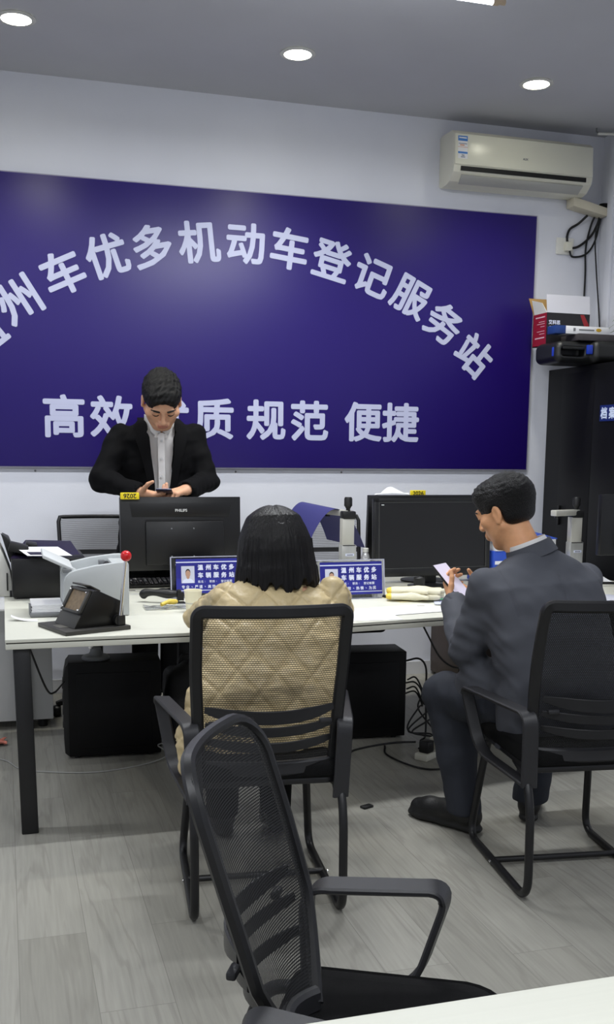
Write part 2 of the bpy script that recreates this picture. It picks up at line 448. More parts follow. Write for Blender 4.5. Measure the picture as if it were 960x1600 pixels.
# trunk cover, cables and wall socket beside it
t = thing('pipe_trunk', 'short cream pipe cover from the air conditioner to the room corner', 'pipe cover', (3.50, WY, 2.835))
MB().prism([(-.12, -.10, .10), (-.12, -.10, .045), (.115, -.10, .0), (.115, -.10, .05)], (0, .09, 0), .004).build('cover', mat('trunk_cream', rgb(212, 205, 184), .6), t)
MB().lathe([(.0, -.012), (.03, -.012), (.036, 0), (.03, .012), (0, .012)], (.118, -.055, .07), 14).build('wall_sleeve', DARKER, t)
t = thing('wall_socket', 'white wall socket with plug under the air conditioner', 'socket', (3.385, WY, 2.66))
MB().box((0, -.006, 0), (.12, .012, .10), .004).build('face_plate', WHITE, t)
MB().box((.012, -.027, -.005), (.045, .034, .055), .006).build('plug', WARMW, t)
# ------------------------------------------------------------------ mesh fabric with real holes in the weave
def mesh_fabric(name, col, px, pz, open_=.5, rough=.6):
    m = bpy.data.materials.new(name); m.use_nodes = True
    nt = m.node_tree; b = nt.nodes['Principled BSDF']; N = nt.nodes.new; L = nt.links.new
    b.inputs['Base Color'].default_value = (*col, 1); b.inputs['Roughness'].default_value = rough
    tc = N('ShaderNodeTexCoord'); sp = N('ShaderNodeSeparateXYZ'); L(tc.outputs['UV'], sp.inputs[0])
    def mm(op, a, b2=None):
        n = N('ShaderNodeMath'); n.operation = op
        for i, x in enumerate((a, b2)):
            if x is None: continue
            if isinstance(x, (int, float)): n.inputs[i].default_value = x
            else: L(x, n.inputs[i])
        return n.outputs[0]
    u = mm('MULTIPLY', sp.outputs[0], 1/px); v = mm('MULTIPLY', sp.outputs[1], 1/pz)
    # staggered rows of oval holes
    row = mm('FLOOR', v); odd = mm('MULTIPLY', mm('MODULO', row, 2.0), .5)
    fu = mm('SUBTRACT', mm('FRACT', mm('ADD', u, odd)), .5); fv = mm('SUBTRACT', mm('FRACT', v), .5)
    r2 = mm('ADD', mm('POWER', mm('ABSOLUTE', mm('MULTIPLY', fu, 1.7)), 2.0), mm('POWER', mm('ABSOLUTE', mm('MULTIPLY', fv, 2.0)), 2.0))
    hole = mm('LESS_THAN', r2, open_)
    tr = N('ShaderNodeBsdfTransparent'); mx = N('ShaderNodeMixShader')
    L(hole, mx.inputs[0]); L(b.outputs[0], mx.inputs[1]); L(tr.outputs[0], mx.inputs[2])
    L(mx.outputs[0], nt.nodes['Material Output'].inputs[0])
    return m
MESHF = mesh_fabric('black_mesh_weave', rgb(14, 14, 15), .0085, .0068, .70)
MESHD = mesh_fabric('fine_black_mesh_weave', rgb(11, 11, 12), .0062, .0052, .36)
MESHN = mesh_fabric('dense_black_mesh_weave', rgb(11, 11, 12), .0056, .0048, .30)
MESHG = mesh_fabric('grey_black_mesh_weave', rgb(40, 40, 44), .006, .005, .62)
SEATF = mat('black_seat_fabric', rgb(11, 11, 12), .85, spec=.2, nscale=400, namt=.3, bscale=700, bamt=.5)
ARMP = mat('charcoal_nylon', rgb(34, 34, 37), .45, bscale=900, bamt=.1)

def uvmesh(name, fn, nu, nv, su, sv, m, parent, th=.002):
    """a woven panel; uv in metres"""
    vs_ = []; uv = []; fs = []
    for i in range(nu+1):
        for j in range(nv+1):
            vs_.append(fn(i/nu, j/nv)); uv.append((i/nu*su, j/nv*sv))
    W_ = nv+1
    for i in range(nu):
        for j in range(nv):
            a = i*W_+j; fs.append((a, a+W_, a+W_+1, a+1))
    me = bpy.data.meshes.new(name); me.from_pydata([tuple(v) for v in vs_], [], fs)
    ul = me.uv_layers.new(name='weave')
    for l in me.loops: ul.data[l.index].uv = uv[l.vertex_index]
    me.materials.append(m); me.update(); me.shade_smooth()
    o = bpy.data.objects.new(name, me); COL.objects.link(o); o.parent = parent
    return o

def visitor_chair(label, loc, rz, weave, corner=.022, curve=.035, top=.945, seat_lift=0, wbot=.200, wtop=.215, yb=-.225, yt=None, sy0=-.235, sy1=.235, ar=-.258, af=.150, az=.598, ax=.300, fw=.036, bulge=.018, sz=0., taper=0., aw=.050):
    """cantilever mesh office chair, front = local +y"""
    t = thing('mesh_office_chair', label, 'chair', loc, rz, None)
    # ---- sled base: one bent tube, rails on the floor
    r = .0135
    pts = [(-.19, -.06, .395), (-.222, -.235, .395), (-.222, -.275, .30), (-.222, -.285, .0135), (-.222, .275, .0135), (-.205, .235, .24), (-.19, .205, .395), (0, .2, .395),
           (.19, .205, .395), (.205, .235, .24), (.222, .275, .0135), (.222, -.285, .0135), (.222, -.275, .30), (.222, -.235, .395), (.19, -.06, .395)]
    rad = [0, .07, .09, .08, .07, .05, .03, .02, .03, .05, .07, .08, .09, .07, 0]
    MB().tube(fillet(pts, rad, 7), r, 12).build('sled_frame', BLKMET, t)
    MB().tube([(-.222, .02, .02), (.222, .02, .02)], .0105, 10).build('cross_bar', BLKMET, t)
    for s_ in (-1, 1): MB().lathe([(0, 0), (.006, 0), (.006, .003), (.003, .005), (0, .005)], seg=10, M=frame((s_*.2355, .02, .0165), V((0, 1, 0)), V((0, 0, 1)), V((s_, 0, 0)))).build('screw', CHROME, t)
    # ---- seat: pan and cushion
    def outline(w0, w1, y0, y1, z, c):
        return fillet([(-w1*.0, y1, z), (w1, y1, z), (w0, y0, z), (-w0, y0, z), (-w1, y1, z), (0, y1, z)], [0, c, c*.6, c*.6, c, 0], 6)[:-1]
    MB().prism(outline(.215, .225, sy0, sy1, .405, .07), (0, 0, .022), .006).build('seat_pan', SATIN, t)
    cb = MB(); n = 24; vs_ = []; fs = []
    rings = [(.0, .428, 1.), (.012, .440, 1.), (.010, .468+sz, 1.), (-.004, .482+sz, 1), (-.05, .492+sz, 1), (-.12, .492+sz, 1)]
    base = outline(.215, .225, sy0, sy1, 0, .075)
    for off, z, _ in rings:
        for p in base:
            l = p.length; q = p*(1+off/l)
            dz = -.014*max(0, 1-abs(q.x)/.2)*(1 if off < 0 else 0)
            front = max(0, (q.y-.10)/.135); 
            vs_.append((q.x, q.y, z+dz-.022*front*front-.004+seat_lift*max(0, q.y)/.2))
    m_ = len(base)
    for i in range(len(rings)-1):
        for k in range(m_):
            l = (k+1) % m_; fs.append((i*m_+l, i*m_+k, (i+1)*m_+k, (i+1)*m_+l))
    fs.append(tuple(reversed([(len(rings)-1)*m_+k for k in range(m_)]))); fs.append(tuple(range(m_)))
    cb.raw(vs_, fs); cb.build('seat', SEATF, t, 60)
    # ---- backrest: bent frame with a woven panel
    zb, zt = .455, top
    if yt is None: yt = yb-.108
    def bp(u, v):
        """u -1..1 across, v 0..1 up: the curved surface of the back"""
        z = zb+(zt-zb)*v
        y = yb+(yt-yb)*v+bulge*math.sin(v*PI)
        hw = (wbot+(wtop-wbot)*min(1, v*1.6))
        if taper and v < .34: hw *= 1-taper*(1-v/.34)**1.3
        return V((u*hw, y-curve*(1-u*u)+curve*.5, z))
    c = corner/(zt-zb); cu = corner/wtop
    path = []
    for v in np.linspace(.0, 1-c, 14): path.append(bp(-1, v))
    for k in range(1, 7):
        a = k/7*PI/2; path.append(bp(-1+cu*(1-math.cos(a)), 1-c+c*math.sin(a)))
    for u in np.linspace(-1+cu, 1-cu, 11): path.append(bp(u, 1))
    for k in range(1, 7):
        a = k/7*PI/2; path.append(bp(1-cu+cu*math.sin(a), 1-c+c*math.cos(a)))
    for v in np.linspace(1-c, 0, 14): path.append(bp(1, v))
    mid = bp(0, .5)
    sides = []
    for i, p in enumerate(path):
        tg = (path[min(i+1, len(path)-1)]-path[max(i-1, 0)]).normalized()
        sides.append(tg.cross(V((0, 1, 0))))
    MB().band(path, sides, fw, .022, bev=.3).build('back_frame', SATIN, t)
    MB().band([bp(u, 0.012) for u in np.linspace(-1, 1, 11)], V((0, 0, 1)), .045, .022, bev=.3).build('lower_rail', ARMP, t)
    g = uvmesh('back_mesh', lambda a, b: bp((a*2-1)*.94, .015+b*.965)+V((0, .004, 0)), 16, 20, .42, zt-zb, weave, t)
    # ---- lumbar support: three bowed slats with two sliders
    lb = MB()
    for k, z in enumerate((.648, .600, .552)):
        v = (z-zb)/(zt-zb)
        pa = []
        for u in np.linspace(-1, 1, 15):
            p = bp(u*.90, v); e = (1-u*u)
            pa.append(p+V((0, -.014-.030*e, -.012*e if k != 0 else -.016*e)))
        lb.band(pa, V((0, 0, 1)), [.040-.022*abs(u)**4 if k == 0 else .030-.012*abs(u)**4 for u in np.linspace(-1, 1, 15)], .006, bev=.3)
    lb.build('lumbar_support', SATIN, t)
    for s_ in (-1, 1):
        p = bp(s_*.78, (.612-zb)/(zt-zb)); MB().box((p.x, p.y-.032, .612), (.036, .016, .014), .004).build('slider', ARMP, t)
    # ---- looped armrests, each one strip of nylon
    for s_ in (-1, 1):
        P = [(s_*.218, ar+.013, .365), (s_*.226, ar, az+.002), (s_*ax, af, az), (s_*(ax*.4+.142), af-.065, .385), (s_*.222, ar+.023, .372)]
        pth = fillet(P, [0, .045, .045, .08, 0], 9)
        side_ = []; wd = []; th = []
        for i, p in enumerate(pth):
            f = i/(len(pth)-1)
            side_.append(V((s_*1, .18, 0)))
            wd.append(aw if f < .55 else aw-.008); th.append(.013)
        MB().band(pth, side_, wd, th, bev=.3).build('armrest', ARMP, t)
    return t

# ------------------------------------------------------------------ desks
ZD = .72
def workstation(name, label, loc, rz, W_, D_, legs, brace=True):
    """local origin: front corner at the near end, x along the front edge, y to the back"""
    t = thing(name, label, 'desk', loc, rz)
    MB().bx(0, W_, 0, D_, ZD-.012, ZD, .0015).bx(.001, W_-.001, .001, D_-.001, ZD-.036, ZD-.016, .002).build('tabletop', LAM, t)
    MB().bx(.003, W_-.003, .003, D_-.003, ZD-.016, ZD-.012).build('shadow_gap', DARKER, t)
    for (x, y) in legs:
        ty = .05 if y < D_/2 else D_-.05; dx = .0
        yb_ = .03 if y < D_/2 else D_-.03
        MB().prism([(x-.030, ty-.03, ZD-.037), (x+.030, ty-.03, ZD-.037), (x+.030, ty+.03, ZD-.037), (x-.030, ty+.03, ZD-.037)], (.012 if x < W_/2 else -.012, yb_-ty, -(ZD-.037)), .004).build('leg', BLKMET, t)
    bar = MB()
    bar.bx(.05, W_-.05, D_*.5-.02, D_*.5+.02, ZD-.085, ZD-.037, .003)
    for x in (.06, W_-.06): bar.bx(x-.02, x+.02, .05, D_-.05, ZD-.075, ZD-.037, .003)
    bar.build('steel_underframe', BLKMET, t)
    return t
DX, DY = -.012, 3.668
wA = workstation('office_desk', 'long white desk carrying the black printer and the lever press', (DX, DY, 0), 0, .925, 1.42, [(.055, 0), (.055, 1.4), (.87, 1.4)])
RD = math.radians(8.4)
wB = workstation('office_desk', 'white desk turned slightly, carrying the screen that faces the seated man', (1.130, 3.706, 0), RD, 2.10, 1.42, [(2.0, 0), (.42, 1.4), (2.0, 1.4)])
t = thing('meeting_table', 'white table top cutting off the bottom corner in front of the nearest chair', 'table', (0, 0, 0))
MB().bx(.06, 1.7, .30, 1.072, ZD-.03, ZD, .002).build('tabletop', LAM, t)
for x in (.12, 1.62):
    for y in (.36, 1.0): MB().bx(x-.025, x+.025, y-.025, y+.025, 0, ZD-.03, .003).build('leg', BLKMET, t)

# ------------------------------------------------------------------ chairs
visitor_chair('black mesh office chair holding the woman in the cream jacket', (.749, 3.046, 0), math.radians(-5.9), MESHF)
visitor_chair('black mesh office chair holding the man in the grey suit', (1.78, 2.928, 0), math.radians(-7.1), MESHD)
visitor_chair('empty black mesh chair turned side-on beside the white table corner', (.555, 1.438, 0), math.radians(-118), MESHN, corner=.075, curve=.034, top=.930, wbot=.175, wtop=.19, yb=-.128, yt=-.275, bulge=.004, sz=-.040, taper=.62, sy0=-.17, sy1=.205, ar=-.165, af=.10, az=.592, ax=.275, fw=.019, aw=.060)

def staff_chair(label, loc, rz, hw=.235):
    t = thing('mesh_task_chair', label, 'chair', loc, rz, None)
    zt, zb = 1.02, .52
    def bp(u, v): return V((u*hw*(1-.08*(1-v)), -.22-.10*v+.03*u*u, zb+(zt-zb)*v))
    p = [bp(-1, v) for v in np.linspace(0, .95, 10)]+[bp(-.95, 1)]+[bp(u, 1) for u in np.linspace(-.85, .85, 8)]+[bp(.95, 1)]+[bp(1, v) for v in np.linspace(.95, 0, 10)]
    MB().tube(p, .011, 10).build('back_frame', SATIN, t)
    MB().band([bp(u, .62)+V((0, -.004, 0)) for u in np.linspace(-1, 1, 9)], V((0, 0, 1)), .026, .008).build('back_bar', ARMP, t)
    uvmesh('back_mesh', lambda a, b: bp((a*2-1)*.97, b*.98), 12, 14, hw*2, .5, MESHG, t)
    MB().box((0, 0, .46), (hw*2, .44, .07), .03, seg=4).build('seat', SEATF, t)
    MB().tube([(0, -.05, .10), (0, -.05, .43)], .03, 12).build('gas_column', BLKMET, t)
    st_ = MB()
    for k in range(5):
        a = 2*PI*k/5+.3; st_.tube([(0, -.05, .12), (.23*math.cos(a), -.05+.23*math.sin(a), .065)], [.026, .016], 8)
    st_.build('star_base', BLKMET, t)
    for k in range(5):
        a = 2*PI*k/5+.3; MB().lathe([(.0, -.02), (.026, -.02), (.03, -.01), (.03, .01), (.026, .02), (0, .02)], seg=14, M=frame((.23*math.cos(a), -.05+.23*math.sin(a), .03), V((0, 1, 0)), V((0, 0, 1)), V((1, 0, 0)))).build('caster', SATIN, t)
    sp = MB().band(bez([(0, -.02, .42), (0, -.22, .43), (0, -.30, .52), (0, -.27, .66)], 6), V((1, 0, 0)), .06, .014).build('back_spine', SATIN, t)
    return t
staff_chair('dark mesh chair by the wall next to the standing man', (.452, 5.35, 0), math.radians(180), .175)
staff_chair('dark mesh chair by the wall behind the draped blue sheet', (1.72, 5.25, 0), math.radians(180))
# ------------------------------------------------------------------ smooth solids: distance field -> one continuous surface
def nv(a):
    a = np.array(a, float); return a/np.linalg.norm(a)
class SDF:
    def __init__(s, lo, hi, h):
        s.h = h; s.lo = np.array(lo, float); n = [int((b-a)/h)+2 for a, b in zip(lo, hi)]
        s.ax = [s.lo[i]+np.arange(n[i])*h for i in range(3)]; s.d = np.full(n, 1., np.float32)
    def _win(s, lo, hi):
        sl = []
        for i in range(3):
            a = max(0, int((lo[i]-s.lo[i])/s.h)); b = min(len(s.ax[i]), int((hi[i]-s.lo[i])/s.h)+2)
            if b <= a: return None
            sl.append(slice(a, b))
        g = [s.ax[i][sl[i]].reshape([-1 if j == i else 1 for j in range(3)]) for i in range(3)]
        return tuple(sl), g
    def _op(s, f, lo, hi, k, sub=False):
        m = k+3*s.h
        w_ = s._win(np.array(lo)-m, np.array(hi)+m)
        if w_ is None: return s
        sl, g = w_; d2 = f(*g).astype(np.float32); d1 = s.d[sl]
        if sub:
            d2 = -d2
            if k > 0:
                h = np.clip(.5-.5*(d1-d2)/k*1., 0, 1); r = d1*(1-h)+d2*h+k*h*(1-h)
            else: r = np.maximum(d1, d2)
        else:
            if k > 0:
                h = np.clip(.5+.5*(d1-d2)/k, 0, 1); r = d1*(1-h)+d2*h-k*h*(1-h)
            else: r = np.minimum(d1, d2)
        s.d[sl] = r; return s
    def cap(s, a, b, ra, rb=None, k=.01, flat=None, sub=False):
        """tapered capsule; flat=(axis, factor<1) squashes it along an axis"""
        if rb is None: rb = ra
        a = np.array(a, float); b = np.array(b, float)
        if flat: n, q = nv(flat[0]), 1/flat[1]-1
        ba = b-a
        if flat: ba = ba+n*(ba@n)*q
        bb = max(ba@ba, 1e-9)
        def f(X, Y, Z):
            x, y, z = X-a[0], Y-a[1], Z-a[2]
            if flat:
                t = (x*n[0]+y*n[1]+z*n[2])*q; x = x+n[0]*t; y = y+n[1]*t; z = z+n[2]*t
            t = np.clip((x*ba[0]+y*ba[1]+z*ba[2])/bb, 0, 1)
            d = np.sqrt((x-ba[0]*t)**2+(y-ba[1]*t)**2+(z-ba[2]*t)**2)-(ra+(rb-ra)*t)
            return d*(flat[1]**.5 if flat else 1)
        R = max(ra, rb)
        return s._op(f, np.minimum(a, b)-R, np.maximum(a, b)+R, k, sub)
    def chain(s, pts, rad, k=.01, flat=None):
        for i in range(len(pts)-1): s.cap(pts[i], pts[i+1], rad[i], rad[i+1], k, flat)
        return s
    def ell(s, c, r, R=None, k=.01, sub=False):
        c = np.array(c, float); r = np.array(r, float); A = np.eye(3) if R is None else np.array(R, float)
        def f(X, Y, Z):
            x, y, z = X-c[0], Y-c[1], Z-c[2]
            q = [x*A[0][i]+y*A[1][i]+z*A[2][i] for i in range(3)]
            k0 = np.sqrt((q[0]/r[0])**2+(q[1]/r[1])**2+(q[2]/r[2])**2)
            k1 = np.sqrt((q[0]/r[0]**2)**2+(q[1]/r[1]**2)**2+(q[2]/r[2]**2)**2)+1e-9
            return k0*(k0-1)/k1
        m = r.max()
        return s._op(f, c-m, c+m, k, sub)
    def box(s, c, half, R=None, rnd=.01, k=.0, sub=False):
        c = np.array(c, float); hf = np.array(half, float)-rnd; A = np.eye(3) if R is None else np.array(R, float)
        def f(X, Y, Z):
            x, y, z = X-c[0], Y-c[1], Z-c[2]
            q = [np.abs(x*A[0][i]+y*A[1][i]+z*A[2][i])-hf[i] for i in range(3)]
            o = np.sqrt(np.maximum(q[0], 0)**2+np.maximum(q[1], 0)**2+np.maximum(q[2], 0)**2)
            return o+np.minimum(np.maximum(np.maximum(q[0], q[1]), q[2]), 0)-rnd
        m = np.linalg.norm(half)
        return s._op(f, c-m, c+m, k, sub)
    def loft(s, pts, wid, dfr, dbk, right, n=2.3, k=.01, sub=False):
        """elliptic sections along a spine: half widths, half depths in front and behind"""
        P = np.array(pts, float); ax = nv(P[-1]-P[0]); r = np.array(right, float); r = nv(r-ax*(r@ax)); fw = np.cross(ax, r)
        T = (P-P[0])@ax
        def f(X, Y, Z):
            x, y, z = X-P[0][0], Y-P[0][1], Z-P[0][2]
            t = x*ax[0]+y*ax[1]+z*ax[2]; tc = np.clip(t, T[0], T[-1])
            cx = np.interp(tc, T, (P-P[0])@r); cy = np.interp(tc, T, (P-P[0])@fw)
            w = np.interp(tc, T, wid); a = np.interp(tc, T, dfr); b = np.interp(tc, T, dbk)
            u = np.abs(x*r[0]+y*r[1]+z*r[2]-cx); v = x*fw[0]+y*fw[1]+z*fw[2]-cy
            dd = np.where(v > 0, a, b); v = np.abs(v)
            kk = ((u/w)**n+(v/dd)**n)**(1/n)
            g = np.sqrt((u/w**2)**2+(v/dd**2)**2)/np.maximum(kk, 1e-3)
            d = (kk-1)/np.maximum(g, 1/np.maximum(w, dd)*.6)
            d = np.where(kk < .35, -.65*np.minimum(w, dd), d)
            return np.maximum(d, np.maximum(T[0]-t, t-T[-1]))
        m = max(max(wid), max(dfr), max(dbk))
        return s._op(f, P.min(0)-m, P.max(0)+m, k, sub)
    def half(s, p, n):
        """keep only the side of the plane the normal points away from"""
        n = nv(n); X, Y, Z = [s.ax[i].reshape([-1 if j == i else 1 for j in range(3)]) for i in range(3)]
        s.d = np.maximum(s.d, ((X-p[0])*n[0]+(Y-p[1])*n[1]+(Z-p[2])*n[2]).astype(np.float32)); return s
    def mesh(s, smooth=2):
        d = s.d.copy(); d[0] = d[-1] = 1; d[:, 0] = d[:, -1] = 1; d[:, :, 0] = d[:, :, -1] = 1
        ins = d < 0
        cn = None
        c = [ins[i:ins.shape[0]-1+i, j:ins.shape[1]-1+j, k:ins.shape[2]-1+k] for i in (0, 1) for j in (0, 1) for k in (0, 1)]
        ssum = sum(q.astype(np.int8) for q in c); act = (ssum > 0) & (ssum < 8)
        idx = np.argwhere(act); vid = np.full(act.shape, -1, np.int32); vid[tuple(idx.T)] = np.arange(len(idx))
        acc = np.zeros((len(idx), 3)); cnt = np.zeros(len(idx))
        corner = [np.array((i, j, k)) for i in (0, 1) for j in (0, 1) for k in (0, 1)]
        val = [d[tuple((idx+q).T)] for q in corner]
        for a in range(8):
            for b in range(a+1, 8):
                df = corner[b]-corner[a]
                if np.abs(df).sum() != 1: continue
                va, vb = val[a], val[b]; m = (va < 0) != (vb < 0)
                t = va[m]/(va[m]-vb[m]); acc[m] += corner[a]+df*t[:, None]; cnt[m] += 1
        pos = (idx+acc/cnt[:, None])*s.h+s.lo
        faces = []
        for ax_ in range(3):
            o1, o2 = [(1, 2), (2, 0), (0, 1)][ax_]
            sh = list(ins.shape); sl0 = [slice(None)]*3; sl1 = [slice(None)]*3
            sl0[ax_] = slice(0, -1); sl1[ax_] = slice(1, None)
            A, B = ins[tuple(sl0)], ins[tuple(sl1)]
            e = np.argwhere(A != B)
            e = e[(e[:, o1] > 0) & (e[:, o2] > 0)]
            e = e[(e[:, o1] < act.shape[o1]) & (e[:, o2] < act.shape[o2])]
            inside = A[tuple(e.T)]
            q = []
            for (p1, p2) in ((0, 0), (1, 0), (1, 1), (0, 1)):
                z = e.copy(); z[:, o1] -= 1-p1; z[:, o2] -= 1-p2; q.append(vid[tuple(z.T)])
            q = np.stack(q, 1); q[~inside] = q[~inside][:, ::-1]
            faces.append(q)
        F = np.concatenate(faces); F = F[(F >= 0).all(1)]
        for _ in range(smooth):
            a2 = np.zeros_like(pos); c2 = np.zeros(len(pos))
            for i in range(4):
                u, v = F[:, i], F[:, (i+1) % 4]
                np.add.at(a2, u, pos[v]); np.add.at(c2, u, 1); np.add.at(a2, v, pos[u]); np.add.at(c2, v, 1)
            pos = pos*.5+.5*a2/np.maximum(c2, 1)[:, None]
        return pos, F
def normals(P, F):
    n = np.cross(P[F[:, 2]]-P[F[:, 0]], P[F[:, 3]]-P[F[:, 1]])
    N = np.zeros_like(P)
    for i in range(4): np.add.at(N, F[:, i], n)
    return N/np.maximum(np.linalg.norm(N, axis=1), 1e-12)[:, None]
def solid(name, P, F, mats, parent=None, org=None, region=None):
    """numpy surface -> object; region(centres) gives material indices"""
    if not isinstance(mats, (list, tuple)): mats = [mats]
    o_ = np.array(org if org is not None else (0, 0, 0))
    me = bpy.data.meshes.new(name)
    me.vertices.add(len(P)); me.vertices.foreach_set('co', (P-o_).astype(np.float32).ravel())
    me.loops.add(F.size); me.loops.foreach_set('vertex_index', F.astype(np.int32).ravel())
    me.polygons.add(len(F)); me.polygons.foreach_set('loop_start', np.arange(0, F.size, 4, dtype=np.int32)); me.polygons.foreach_set('loop_total', np.full(len(F), 4, np.int32))
    for m in mats: me.materials.append(m)
    if region is not None: me.polygons.foreach_set('material_index', region(P[F].mean(1)).astype(np.int32))
    me.update(calc_edges=True); me.shade_smooth()
    o = bpy.data.objects.new(name, me); COL.objects.link(o)
    if parent is not None: o.parent = parent
    return o
def vnoise(P, sc, seed=0, oct_=2):
    """cheap smooth noise on points, about -1..1"""
    rs = np.random.RandomState(seed); out = np.zeros(len(P)); amp = 1
    sc = np.array(sc, float)*np.ones(3)
    for o in range(oct_):
        for _ in range(5):
            k = rs.normal(size=3); k /= np.linalg.norm(k); k = k*sc*(.6+.8*rs.rand())
            out += amp*np.sin(P@k+rs.rand()*6.28)/3.2
        sc = sc*2.1; amp *= .5
    return out
# ------------------------------------------------------------------ desk things (world coordinates, shifted to each thing's own base)
def wb(mb, name, mats, par, **k):
    p = par.location; mb.v = [(v[0]-p[0], v[1]-p[1], v[2]-p[2]) for v in mb.v]
    return mb.build(name, mats, par, **k)

# --- PC towers under the desk
def pc_tower(label, loc, rz, W_, D_, H_, rear_right):
    t = thing('pc_tower', label, 'computer', loc, rz, None)
    MB().bx(-W_/2+.014, W_/2, -D_/2, D_/2, .012, H_, .004).build('case', DARKER, t)
    MB().bx(-W_/2+.05, W_/2-.04, -D_/2-.003, -D_/2+.002, .05, H_-.05, .0015).build('side_panel', mat('tower_panel', rgb(6, 6, 8), .5, spec=.25), t)
    fb = MB(); s_ = -1
    prof = [(-W_/2+.016, .012), (-W_/2-.004, .03), (-W_/2-.008, .10), (-W_/2-.008, H_-.07), (-W_/2+.002, H_-.02), (-W_/2+.018, H_)]
    fb.prism([(x, -D_/2, z) for x, z in prof], (0, D_, 0), .003)
    for z in (.14, .20, .26, .32): fb.bx(-W_/2-.0125, -W_/2-.006, -D_/2+.03, D_/2-.03, z, z+.028, .002)
    fb.build('front_bezel', BLACK, t)
    bk = MB().bx(W_/2, W_/2+.002, -D_/2+.01, D_/2-.01, .03, H_-.02)
    for i in range(4): bk.bx(W_/2+.002, W_/2+.008, -D_/2+.05, -D_/2+.08, .12+i*.05, .138+i*.05)
    bk.build('rear_panel', MIDG if False else BLKMET, t)
    for x in (-W_/2+.05, W_/2-.05):
        for y in (-D_/2+.03, D_/2-.03): MB().lathe([(.012, 0), (.013, .012)], (x, y, 0), 12).build('foot', BLACK, t)
    return t
pc_tower('black PC tower under the desk end with a round grey stand on top', (.452, 4.628, 0), math.radians(-4), .425, .19, .444, False)
pc_tower('black PC tower behind the cream jacket woman with cables at its back', (1.645, 4.62, 0), math.radians(-5), .43, .20, .432, True)
t = thing('round_stand', 'round grey base with chrome post standing on a PC tower', 'stand', (.378, 4.615, .444))
MB().lathe([(0, 0), (.062, 0), (.064, .008), (.058, .016), (.034, .022), (.026, .034), (.024, .05), (0, .05)], seg=28).build('base', MIDG, t)
MB().lathe([(0, .05), (.012, .05), (.012, .11), (0, .11)], (-.022, 0, 0), seg=16).build('post', CHROME, t)
t = thing('chrome_post', 'slim brass coloured post standing on the PC tower behind the woman', 'stand', (1.56, 4.575, .432))
MB().lathe([(0, 0), (.016, 0), (.016, .004), (.0075, .006), (.0075, .20), (0, .20)], seg=14).build('post', mat('brass_post', rgb(196, 176, 120), .3, metal=.9), t)

# --- pedestal and brown cabinet standing on the floor behind the desks
def pedestal(name, label, cat, x0, x1, y0, y1, z0, z1, m, nd):
    t = thing(name, label, cat, ((x0+x1)/2, (y0+y1)/2, 0))
    w_, d_ = (x1-x0)/2, (y1-y0)/2
    MB().bx(-w_, w_, -d_, d_, z0, z1, .003).build('carcass', m, t)
    h = (z1-z0-.02)/nd
    for i in range(nd):
        b = MB().bx(-w_+.004, w_-.004, d_, d_+.016, z0+.012+i*h, z0+.004+(i+1)*h, .002).build('drawer', m, t)
        MB().bx(-.05, .05, d_+.016, d_+.026, z0+(i+.72)*h, z0+(i+.72)*h+.012, .003).build('handle', ALU, b)
    for x in (-w_+.05, w_-.05):
        for y in (-d_+.05, d_-.05): MB().lathe([(0, 0), (.022, 0), (.024, z0*.5), (.022, z0), (0, z0)], (x, y, 0), 12).build('caster', BLACK, t)
pedestal('drawer_pedestal', 'pale grey drawer pedestal on the floor behind the splayed desk leg', 'drawer unit', -.24, .205, 5.115, 5.56, .045, .60, mat('pedestal_grey', rgb(206, 207, 206), .5), 3)
pedestal('low_cabinet', 'dark brown low cabinet against the wall under the screen desk', 'cabinet', 2.56, 3.02, 5.42, 5.83, .02, .66, mat('dark_brown_board', rgb(62, 48, 40), .5, nscale=6, namt=.15, stretch=(1, 1, .1)), 2)

# --- big black printer
t = thing('inkjet_printer', 'black office printer with a sloping glossy lid on the desk end', 'printer', (.17, 4.83, ZD))
wb(MB().bx(.022, .345, 4.655, 4.99, ZD+.006, .905, .010).bx(.04, .33, 4.67, 4.97, ZD, ZD+.008), 'body', mat('printer_black', rgb(9, 8, 10), .4), t)
l = MB(); l.prism([(.028, 4.66, .902), (.338, 4.66, .902), (.328, 4.99, .902), (.05, 4.99, .902)], (0, 0, .001))
l.raw([(.020, 4.655, .906), (.342, 4.655, .884), (.300, 5.0, .948), (.092, 5.0, .955), (.016, 4.66, .900), (.346, 4.66, .878), (.31, 5.01, .90), (.07, 5.01, .90)],
      [(0, 1, 2, 3), (0, 4, 5, 1), (1, 5, 6, 2), (2, 6, 7, 3), (3, 7, 4, 0)])
wb(l, 'lid', mat('lid_gloss', rgb(36, 30, 52), .22), t)
wb(MB().box((.055, 4.74, .942), (.085, .11, .04), .008, Matrix.Rotation(.25, 3, 'Y')).box((.115, 4.86, .945), (.05, .14, .02), .004, Matrix.Rotation(.2, 3, 'Y')), 'paper_feed', BLACK, t)
wb(MB().bx(.245, .262, 4.650, 4.656, .73, .745, .001).bx(.23, .242, 4.648, 4.656, .735, .9, .002), 'front_trim', MIDG, t)
# sheet with a dark photo lying on it
t = thing('printed_sheet', 'white sheet with a dark printed block lying on the black printer', 'paper', (.16, 4.66, .915))
m_ = frame((0, 0, .018), V((1, .08, -.02)), V((-.25, 1, .10)).normalized(), V((0, -.1, 1)))
MB().box((0, 0, 0), (.19, .21, .0012), M=m_).build('sheet', PAPER, t)
MB().box((-.035, -.055, .0012), (.085, .065, .0006), M=m_).build('printed_block', mat('print_dark', rgb(30, 26, 52), .5), t)

